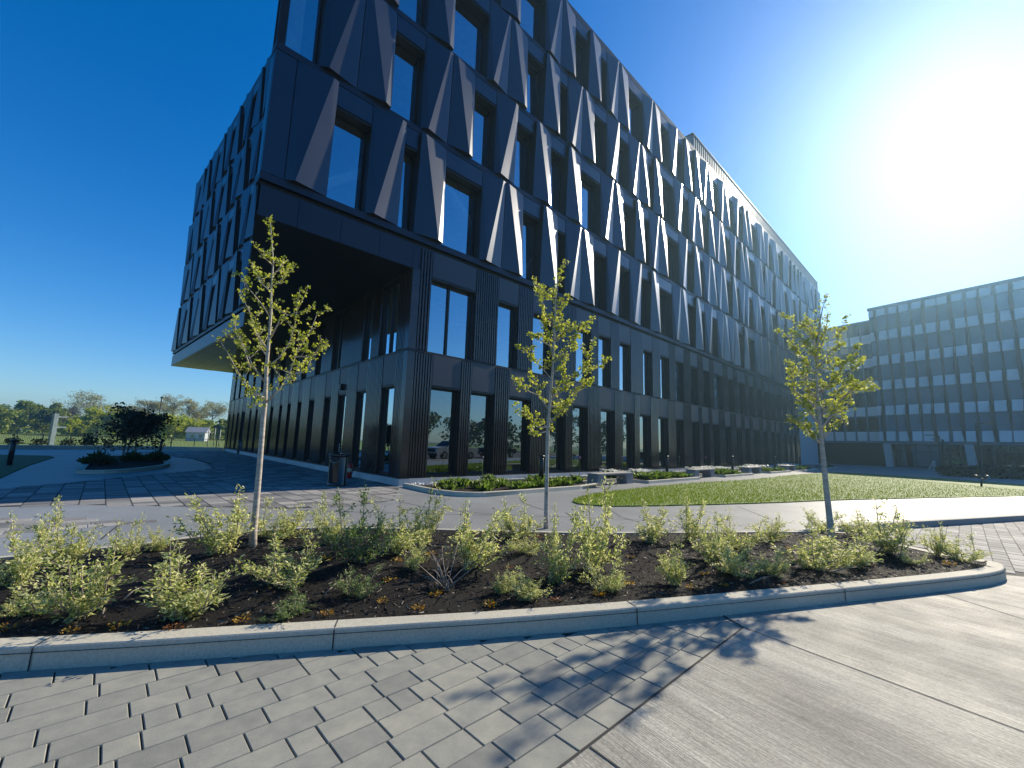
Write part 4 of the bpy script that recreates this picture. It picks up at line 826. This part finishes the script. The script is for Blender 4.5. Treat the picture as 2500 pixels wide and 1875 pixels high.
mb = MB(); mb.lathe([(.035, .61), (.035, .67), (.02, .68)], n=10); mb.box((-.10, -.015, .68), (.06, .015, .70)); mb.box((-.10, -.015, .72), (.02, .015, .735)); mb.build('valve', M_black, t)
mb = MB(); mb.tube([(.04, 0, .66), (.12, 0, .62), (.125, 0, .4), (.12, 0, .2)], [.012]*4, 6); mb.build('hose', M_black, t)
mb = MB(); mb.lathe([(.1065, .25), (.1065, .40)], n=18); mb.build('sticker', simple('cream_label', (.55, .5, .35), rough=.5), t)
g = G(617, 1107, 0); t = empty('barrier_sign', (g[0], g[1], 0), 0, 'thin pale post in a black base by the far litter bin', 'post'); mb = MB(); mb.lathe([(.3, 0), (.3, .25), (.05, .3)], n=14); mb.build('base', M_black, t); mb = MB(); mb.tube([(0, 0, .3), (.08, 0, 1.9)], [.03, .03], 6); mb.build('post', simple('grey_pink_post', (.4, .35, .36)), t)

# ------------------------------------------------------------------ lamp posts and small fixtures on the right
M_lamp = simple('dark_lamp_metal', (.03, .03, .033), rough=.45, metal=.3); M_led = simple('lamp_lens', (.6, .6, .6), rough=.2)
def lamp(b, h, azd, lb, arm=1.15):
    t = empty('lamp_post', (b[0], b[1], -.1), rad(azd), lb, 'lamp post', 'dark lamp posts'); mb = MB(); mb.box((-.065, -.065, 0), (.065, .065, h+.1)); mb.build('pole', M_lamp, t)
    mb = MB(); mb.box((.0, -.045, h+.1), (arm*.45, .045, h+.17)); mb.build('arm', M_lamp, t)
    mb = MB(); mb.box((arm*.40, -.16, h+.115), (arm, .16, h+.185)); hd = mb.build('lamp_head', M_lamp, t); mb = MB(); mb.box((arm*.46, -.12, h+.102), (arm*.95, .12, h+.114)); mb.build('lens', M_led, hd)
lamp(G(2400, 1172), 4.25, 0, 'lamp post nearest on the right with its arm over the lawn edge')
q = np.array([V(2299, 1140, (40, 40.))[0], 40.0]); lamp(q, V(2289, 1064, q)[2], 180, 'tall lamp post with its arm to the left before the lobby')
q = np.array([V(2309, 1140, (47, 47.))[0], 47.0]); lamp(q, V(2303, 1074, q)[2], 180, 'shorter lamp post just right of another, before the lobby'); 
q = np.array([V(2322, 1140, (52, 52.))[0], 52.0]); lamp(q, V(2316, 1092, q)[2], 180, 'farthest thin lamp post before the lobby glass', .8)
g = G(2396, 1187, .03); t = empty('spot_light', (g[0], g[1], .03), rad(-60), 'black twin ground spotlight on a stake at the lawn edge', 'spotlight'); mb = MB(); mb.tube([(0, 0, 0), (.03, 0, .28), (.07, 0, .46)], [.05, .045, .045], 8); mb.build('stake', M_black, t)
for s in (-1, 1): mb = MB(); mb.tube([(s*.08+.07, 0, .48), (s*.30+.07, -.05, .56)], [.07, .10], 10); mb.build('lamp_head', M_black, t)
g = G(2282, 1146); q = g*.86; t = empty('sandwich_board', (q[0], q[1], 0), rad(35), 'white framed sandwich board in front of the lobby', 'sign board')
mb = MB()
for a, c in (((-.42, 0, .05), (-.38, .0, 1.15)), ((.42, 0, .05), (.38, 0, 1.15)), ((-.38, 0, 1.15), (.38, 0, 1.15)), ((-.42, 0, .12), (.42, 0, .12)), ((-.42, .5, .05), (-.38, .0, 1.15)), ((.42, .5, .05), (.38, 0, 1.15))): mb.beam(a, c, .05, .05)
mb.build('frame', simple('white_frame', (.7, .7, .7)), t); mb = MB(); mb.box((-.38, -.005, .16), (.38, .012, 1.1)); mb.build('board', simple('board_face', (.10, .16, .17), (.06, .09, .10), scale=3), t)
for x, lb in ((2328, 'dark round planter tub in front of the lobby glass'), (2346, 'dark square planter tub beside the pale column')):
    q = G(x, 1146)*.9; t = empty('planter_tub', (q[0], q[1], 0), 0, lb, 'planter'); mb = MB(); mb.lathe([(.42, 0), (.55, .8), (.5, .85)], n=16); mb.build('tub', M_black, t)
    link('foliage', leafmesh('foliage', rng.normal(size=(160, 3))*[.3, .3, .18]+[0, 0, 1.05], .22, LEAF, LEAFF, M_vgr), t)

# ------------------------------------------------------------------ left: planted island, fence, sign pylon, far trees
isl = smooth([tuple(G(x, y, 0)) for x, y in ((182, 1157), (240, 1157.5), (300, 1155), (360, 1149), (410, 1142), (416, 1136), (402, 1124), (330, 1116), (225, 1119), (200, 1140), (182, 1157))], 1)
kb = offset_strip([tuple(p) for p in isl], .22, -.1, .14); tag(kb.build('island_kerb', M_kerb), kind='structure')
mb = MB(); mb.face([(*p, .10) for p in isl[:-1]]); tag(mb.build('island_mulch', M_mulch), kind='structure')
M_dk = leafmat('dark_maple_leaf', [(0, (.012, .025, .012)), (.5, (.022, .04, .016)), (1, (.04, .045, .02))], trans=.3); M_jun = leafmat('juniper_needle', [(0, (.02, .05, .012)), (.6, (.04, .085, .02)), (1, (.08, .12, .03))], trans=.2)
CLMP = [(-.3, -.3, 0), (.35, -.25, .12), (.4, .3, -.05), (-.25, .35, .1)]; CF = [(0, 1, 2, 3)]
def tree_obj(name, lb, grp, loc, h, wd, seed, mat, nleaf, lsz, trunk_f=.3, sparse=False, bark=None, stems=1, cat='tree'):
    r = random.Random(seed); rg = np.random.default_rng(seed); t = empty(name, loc, 0, lb, cat, grp); mb = MB(); blobs = []
    for k in range(stems):
        bx = np.array([r.gauss(0, .25) if stems > 1 else 0, r.gauss(0, .25) if stems > 1 else 0, -.2]); top = np.array([r.gauss(0, wd*.06), r.gauss(0, wd*.06), h*.93])
        pts = [bx*(1-f)+top*f+np.array([math.sin(f*5+seed)*.02*h*.4, math.cos(f*4+seed)*.015*h*.4, 0]) for f in np.linspace(0, 1, 7)]; r0 = h*.022
        mb.tube(pts, [r0*(1-.85*f) for f in np.linspace(0, 1, 7)], 7)
        for i in range(11 if sparse else 8):
            f = r.uniform(trunk_f*.8, .85); j = f*6; p = pts[int(j)]*(1-j % 1)+pts[min(6, int(j)+1)]*(j % 1); a = r.uniform(0, 6.28)
            L = wd*.5*(1.05-.75*max(0, f-.35)/.65)*r.uniform(.65, 1.05); e = p+np.array([math.cos(a)*L, math.sin(a)*L, L*r.uniform(.35, .9)]); e[2] = min(e[2], h*.98)
            md = (p+e)/2+np.array([0, 0, -L*.08]); mb.tube([p, md, e], [r0*.4*(1-f*.5), r0*.25, r0*.08], 5); blobs.append((e, wd*.17)); blobs.append((md, wd*.16))
            for _ in range(4 if sparse else 2):
                g_ = r.uniform(.35, 1); q = p*(1-g_)+e*g_; d = np.array([r.gauss(0, 1), r.gauss(0, 1), r.uniform(.1, 1.2)])*L*.3; mb.tube([q, q+d*.5, q+d], [r0*.14, r0*.10, r0*.04], 4); blobs.append((q+d, wd*.11))
    mb.build('trunk', bark or M_twig, t)
    for _ in range(0 if sparse else 10): a = r.uniform(0, 6.28); f = r.uniform(trunk_f, .9); q = wd*.42*math.sqrt(max(.05, 1-((f-.5)/.55)**2))*r.uniform(.4, 1); blobs.append((np.array([math.cos(a)*q, math.sin(a)*q, f*h]), wd*.15))
    ch = rg.integers(0, len(blobs), nleaf); C_ = np.array([b_[0] for b_ in blobs]); S_ = np.array([b_[1] for b_ in blobs]); off = rg.normal(size=(nleaf, 3)); off /= np.linalg.norm(off, axis=1)[:, None]; off *= (rg.random(nleaf)**.45)[:, None]
    P = C_[ch]+off*S_[ch][:, None]*[1.15, 1.15, .8]
    link('crown', leafmesh('crown', P, rg.uniform(.6, 1.3, nleaf)*lsz, CLMP, CF, mat), t); return t
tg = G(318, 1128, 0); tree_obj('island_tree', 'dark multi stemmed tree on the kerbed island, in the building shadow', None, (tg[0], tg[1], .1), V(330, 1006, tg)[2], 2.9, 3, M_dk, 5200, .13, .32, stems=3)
def juniper(x, y, wpx, hpx, lb, seed):
    b = G(x, y, .1); rg = np.random.default_rng(seed); sc = b[1]*b[1]/np.linalg.norm(b)/FPX; n = 900; a = rg.uniform(0, 6.28, n); q = rg.random(n)**.6; R_ = wpx*sc; H_ = hpx*sc
    P = np.stack([np.cos(a)*q*R_, np.sin(a)*q*R_, (1-q*.75)*H_*rg.random(n)**.5], 1); nr = np.stack([np.cos(a)*q, np.sin(a)*q, .35+.4*rg.random(n)], 1)
    t = empty('juniper_bush', (b[0], b[1], .1), 0, lb, 'bush'); mb = MB()
    for i in range(7): mb.tube([(0, 0, 0), tuple(P[i]*.9)], [.03, .01], 4)
    mb.build('stems', M_twig, t); link('foliage', leafmesh('foliage', P, rg.uniform(.16, .32, n), [(-.14, 0, 0), (.14, 0, 0), (.05, 1, .1), (-.05, 1, .1)], CF, M_jun, normals=nr), t)
juniper(238, 1134, 32, 30, 'spreading green juniper at the left end of the shaded island', 1); juniper(325, 1126, 22, 18, 'spreading green juniper below the dark island tree', 2); juniper(380, 1126, 22, 20, 'spreading green juniper at the right end of the shaded island', 3)
# low wall, planting strip and fence
w0, w1, w2 = G(-150, 1085), G(0, 1094), G(540, 1100)
wl = MB(); wl.prism([tuple(G(-150, 1096)), tuple(G(400, 1098)), tuple(G(545, 1101)), tuple(G(545, 1100)), tuple(G(400, 1097)), tuple(G(-150, 1095))], -.1, .30); tag(wl.build('low_wall', M_kerb), 'low grey concrete wall below the metal fence', 'wall')
fa, fb = np.array(G(-120, 1083.5, -.3)), np.array(G(560, 1097.0, -.3)); L = np.linalg.norm(fb-fa); fd = (fb-fa)/L
ft = empty('metal_fence', (fa[0], fa[1], -.3), math.atan2(fd[1], fd[0]), 'black metal picket fence along the field behind the plaza', 'fence'); mb = MB()
for z in (.15, 1.22): mb.box((0, -.025, z), (L, .025, z+.05))
mb.build('rail', M_black, ft); mb = MB(); s = 0
while s < L: mb.box((s-.011, -.011, .12), (s+.011, .011, 1.25)); s += .145
mb.build('picket', M_black, ft); s = 0; mb = MB()
while s < L: mb.box((s-.04, -.04, -.1), (s+.04, .04, 1.36)); s += 2.4
mb.build('fence_post', M_black, ft)
for i, (x, wpx) in enumerate(((28, 10), (95, 12), (165, 14), (215, 12), (262, 9))):
    b = G(x, 1091, 0); sc = .7*b[1]/FPX; rg = np.random.default_rng(60+i); n = 200; t = empty('low_shrub', (b[0], b[1], 0), 0, ['low dark shrub behind the left bollard', 'low dark shrub left of the white pylon', 'low dark shrub right of the white pylon', 'low dark shrub before the fence near the island tree', 'low dark shrub beside the island path'][i], 'shrub')
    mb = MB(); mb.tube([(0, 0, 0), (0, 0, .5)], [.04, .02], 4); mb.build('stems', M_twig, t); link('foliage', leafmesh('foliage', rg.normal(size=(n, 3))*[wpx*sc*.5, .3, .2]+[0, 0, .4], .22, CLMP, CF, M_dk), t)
b = np.array(G(128, 1085)); sc = np.linalg.norm(b)/FPX; hp = V(142, 1010, b)[2]; t = empty('sign_pylon', (b[0], b[1], 0), math.atan2(b[1], b[0])-math.pi/2, 'white sign pylon with two short arms in front of the field', 'sign')
mb = MB(); mb.box((-.22, -.2, -.2), (.12, .2, hp)); mb.build('post', simple('white_pylon', (.86, .88, .86), rough=.5), t); mb = MB(); mb.box((-.40, -.16, -.2), (-.225, .16, hp-.05)); mb.build('back_panel', simple('grey_pylon_side', (.35, .36, .36)), t)
for f in (.90, .56): mb = MB(); mb.box((.125, -.14, hp*f-.08), (.85, .14, hp*f+.09)); mb.build('arm', simple('white_arm', (.7, .72, .70)), t)
q = np.array([V(382, 1062, (50, 50.))[0], 50.0]); t = empty('camera_pole', (q[0], q[1], -.3), 0, 'thin dark pole with a small dome on top behind the island tree', 'pole'); h = V(394, 972, q)[2]; mb = MB(); mb.tube([(0, 0, 0), (0, 0, h+.3)], [.055, .04], 8); mb.build('post', M_lamp, t)
mb = MB(); mb.lathe([(.04, 0), (.17, .04), (.16, .12), (.04, .17)], (0, 0, h+.3), 12); mb.build('dome', M_lamp, t)
for i, x in enumerate((507, 522, 535)):
    q = np.array([V(x, 1080, (66, 66.))[0], 66.0]); t = tag(empty('steel_post', (q[0], q[1], -.3)), 'tall thin grey post behind the fence beside the building', 'post', 'thin posts beside the building'); mb = MB(); mb.tube([(0, 0, 0), (.0, 0, V(x+3, 1036+i*4, q)[2])], [.07, .06], 6); mb.build('shaft', simple('galvanised', (.35, .36, .34), rough=.5), t)
# white house
q = np.array([V(480, 1085, (116, 116.))[0], 116.0]); t = empty('white_house', (q[0], q[1], -.3), rad(20), 'small white house with a grey roof among the far trees', 'house'); mb = MB(); t.scale = (.92, .9, 1.0); mb.box((-2.3, -2, 0), (2.3, 2, 2.3)); mb.build('wall', simple('white_wall', (.5, .51, .52)), t)
mb = MB(); mb.mesh([(-2.6, -2.3, 2.3), (2.6, -2.3, 2.3), (2.6, 2.3, 2.3), (-2.6, 2.3, 2.3), (-2.6, 0, 3.7), (2.6, 0, 3.7)], [(0, 1, 5, 4), (2, 3, 4, 5), (0, 4, 3), (1, 2, 5), (3, 2, 1, 0)]); mb.build('roof', simple('grey_roof', (.30, .31, .33)), t)
for x in (-1.2, .9): mb = MB(); mb.box((x, -2.03, .9), (x+.8, -1.99, 1.8)); mb.build('window', M_glass_dark, t)
# far trees: px, top, half width, kind
M_t1 = leafmat('dense_green_leaf', [(0, (.07, .12, .012)), (.5, (.17, .23, .02)), (1, (.33, .35, .04))], trans=.4); M_t2 = leafmat('fresh_green_leaf', [(0, (.22, .28, .015)), (1, (.44, .45, .03))], trans=.45)
M_t3 = leafmat('budding_leaf', [(0, (.22, .21, .07)), (1, (.36, .33, .13))], trans=.35); M_t4 = leafmat('purple_leaf', [(0, (.05, .03, .035)), (1, (.10, .06, .06))], trans=.2); M_tb = simple('far_bark', (.14, .12, .10), rough=.9)
TR = [(-40, 1000, 34, 0), (5, 1008, 26, 0), (42, 987, 32, 0), (102, 991, 28, 0), (150, 999, 26, 3), (236, 966, 46, 2), (226, 1004, 30, 1), (300, 984, 28, 2), (288, 1011, 34, 1), (356, 977, 30, 2), (416, 970, 36, 2), (470, 976, 26, 2), (516, 978, 34, 2), (425, 1016, 34, 1), (482, 1034, 26, 0), (545, 1028, 20, 0), (350, 1018, 30, 0), (-95, 990, 40, 0), (178, 1028, 22, 1)]
kn = ['dense dark green tree', 'fresh yellow green tree', 'tall budding tree with open branches', 'purple leaved tree']; wh = ['left of the picture edge', 'at the picture edge', 'left of the white pylon, tallest of its kind', 'just left of the white pylon', 'right behind the white pylon', 'widest, between pylon and island tree', 'below the widest budding tree', 'behind a yellow green tree, left of the thin pole', 'left of the island tree', 'behind the thin dark pole', 'right of the thin dark pole', 'between the pole and the white house', 'beside the dark building', 'right of the island tree', 'around the white house', 'touching the dark building', 'behind the island tree', 'far left', 'small, under the purple tree']
tcache = {}
for i, (x, ty, hw, k) in enumerate(TR):
    y = 125.0+(i*37 % 30)+(15 if k == 2 else 0); q = np.array([V(x, 1060, (y, y))[0], y]); h = V(x, ty, q)[2]+.36; wd = 2*hw/FPX*q[1]*1.3; h *= 1.07
    tree_obj(['green_tree', 'green_tree', 'budding_tree', 'purple_tree'][k], kn[k]+' '+wh[i], 'trees beyond the field', (q[0], q[1], -.36), h, wd, 200+i, [M_t1, M_t2, M_t3, M_t4][k], [5200, 4200, 4200, 2000][k], [.6, .55, .33, .45][k], [.12, .15, .3, .3][k], k == 2, M_tb)
# woodland behind
t = link('far_woodland', leafmesh('far_woodland', np.stack([rng.uniform(-260, -20, 12000), rng.uniform(158, 195, 12000), rng.random(12000)**.8*6.5-.3], 1), 1.3, CLMP, CF, M_t1)); tag(t, kind='stuff')
# ------------------------------------------------------------------ right: dark trees in front of the lobby, planted edge
for i, (x, y, hpx, wpx, lb) in enumerate(((2432, 1146, 72, 62, 'dark leafy tree in front of the pale building, right of the second column'), (2496, 1148, 62, 50, 'dark leafy tree cut by the right picture edge'))):
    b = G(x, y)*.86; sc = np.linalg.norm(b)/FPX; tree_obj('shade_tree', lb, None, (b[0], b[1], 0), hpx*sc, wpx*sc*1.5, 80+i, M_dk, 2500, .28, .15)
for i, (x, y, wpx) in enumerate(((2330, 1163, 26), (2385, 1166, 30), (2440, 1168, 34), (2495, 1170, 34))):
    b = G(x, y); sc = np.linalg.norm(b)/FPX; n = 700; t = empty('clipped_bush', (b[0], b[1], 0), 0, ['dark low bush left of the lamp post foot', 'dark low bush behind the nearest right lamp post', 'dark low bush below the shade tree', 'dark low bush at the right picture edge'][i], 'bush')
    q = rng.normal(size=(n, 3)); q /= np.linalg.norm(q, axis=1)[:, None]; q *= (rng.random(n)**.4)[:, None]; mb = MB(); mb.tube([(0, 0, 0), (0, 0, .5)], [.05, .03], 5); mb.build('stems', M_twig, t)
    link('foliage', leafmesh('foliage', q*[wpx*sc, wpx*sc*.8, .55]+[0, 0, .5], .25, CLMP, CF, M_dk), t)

# ------------------------------------------------------------------ what the windows mirror: road side with two pickups, trees, grass
def pickup(loc, rz, paint, lb):
    t = empty('pickup_truck', loc, rz, lb, 'pickup truck'); M_p = simple(paint[0], paint[1], rough=.25, spec=.6)
    prof = [(-2.9, .55), (-2.9, 1.15), (-1.2, 1.18), (-1.1, 1.18), (-.95, 1.86), (.75, 1.88), (1.45, 1.30), (2.75, 1.18), (2.92, 1.0), (2.92, .5)]
    mb = MB(); vs = []
    for sy, ins in ((-1, 0), (1, 0)):
        for x, z in prof: vs.append((x, sy*(.98-(.14 if z > 1.5 else 0)), z))
    n = len(prof); mb.mesh(vs, [tuple(range(n))[::-1], tuple(range(n, 2*n))]+[(i, (i+1) % n, n+(i+1) % n, n+i) for i in range(n)]); mb.build('body', M_p, t)
    mb = MB(); mb.mesh([(.80, -.80, 1.82), (.80, .80, 1.82), (1.44, .90, 1.34), (1.44, -.90, 1.34)], [(0, 1, 2, 3)]); mb.v = [(x+.03, y, z+.02) for x, y, z in mb.v]; mb.build('windscreen', M_gloss, t)
    for s in (-1, 1):
        mb = MB(); mb.mesh([(-.85, s*.86, 1.78), (.68, s*.86, 1.78), (1.15, s*.975, 1.32), (-.95, s*.985, 1.30)], [(0, 1, 2, 3)]); mb.v = [(x, y+s*.02, z) for x, y, z in mb.v]; mb.build('window', M_gloss, t)
        mb = MB(); mb.box((2.86, s*.92-.1*(s+1), .82), (2.945, s*.92+.1*(1-s), 1.02)); mb.build('headlight', simple('lamp_glass', (.8, .8, .78), rough=.15), t)
        mb = MB(); mb.box((1.05, s*1.12-.1, 1.28), (1.2, s*1.12+.1, 1.46)); mb.build('mirror', M_p, t)
        for x in (-1.85, 1.9):
            mb = MB(); mb.tube([(x, s*.72, .4), (x, s*1.0, .4)], [.41, .41], 20); wh_ = mb.build('wheel', simple('tyre', (.02, .02, .02), rough=.8), t)
            mb = MB(); mb.tube([(x, s*.98, .4), (x, s*1.012, .4)], [.25, .23], 16); mb.build('rim', simple('alloy', (.5, .5, .5), rough=.3, metal=.8), wh_)
    mb = MB(); mb.box((2.925, -.68, .72), (2.955, .68, 1.08)); mb.build('grille', M_groove, t); mb = MB(); mb.box((2.9, -.95, .42), (3.02, .95, .62)); mb.build('bumper', M_black, t)
pickup((26.3, 11.9, -.2), rad(-143), ('white_car_paint', (.75, .75, .74)), 'white pickup truck mirrored in the first ground floor window')
pickup((35.5, 16.0, -.2), rad(-150), ('black_car_paint', (.02, .02, .022)), 'black pickup truck mirrored in the second ground floor window')
M_t5 = leafmat('roadside_leaf', [(0, (.03, .05, .012)), (.5, (.06, .09, .018)), (1, (.11, .14, .03))], trans=.3)
RT_ = [(104+8*math.cos(i*2.1), 40-13.5*i, 10+3*math.sin(i*1.7), 15) for i in range(10)]+[(96-16*i, -88-5*i, 12, 16) for i in range(5)]
for i, (x, y, h, wd) in enumerate(RT_):
    tree_obj('roadside_tree', 'green tree mirrored in the ground floor windows', 'trees mirrored in the windows', (x, y, -.36), h, wd, 300+i, M_t5, 2200, .8, .05, False, M_tb)
for i, (x, y) in enumerate(((44, 4), (60, -8), (78, 12))): lamp((x, y), 6.0, 120, 'street lamp mirrored in the ground floor windows', 1.4)
for x in ('lamp_post.004', 'lamp_post.005', 'lamp_post.006'):
    if x in bpy.data.objects: bpy.data.objects[x]['group'] = 'street lamps mirrored in the windows'

# ------------------------------------------------------------------ scattering box added to imitate the lens glare around the sun
mb = MB(); mb.box((-720, -720, -1.4), (720, 720, 34)); hz = mb.data('glare_haze', []); m = bpy.data.materials.new('glare_haze_volume'); m.use_nodes = True; nt = m.node_tree; nt.nodes.remove(nt.nodes['Principled BSDF'])
pv = nt.nodes.new('ShaderNodeVolumePrincipled'); pv.inputs['Color'].default_value = (.42, .74, 1, 1); pv.inputs['Density'].default_value = .0008; pv.inputs['Anisotropy'].default_value = .74
nt.links.new(pv.outputs[0], nt.nodes['Material Output'].inputs['Volume']); hz.materials.append(m); tag(link('glare_haze', hz), kind='stuff')
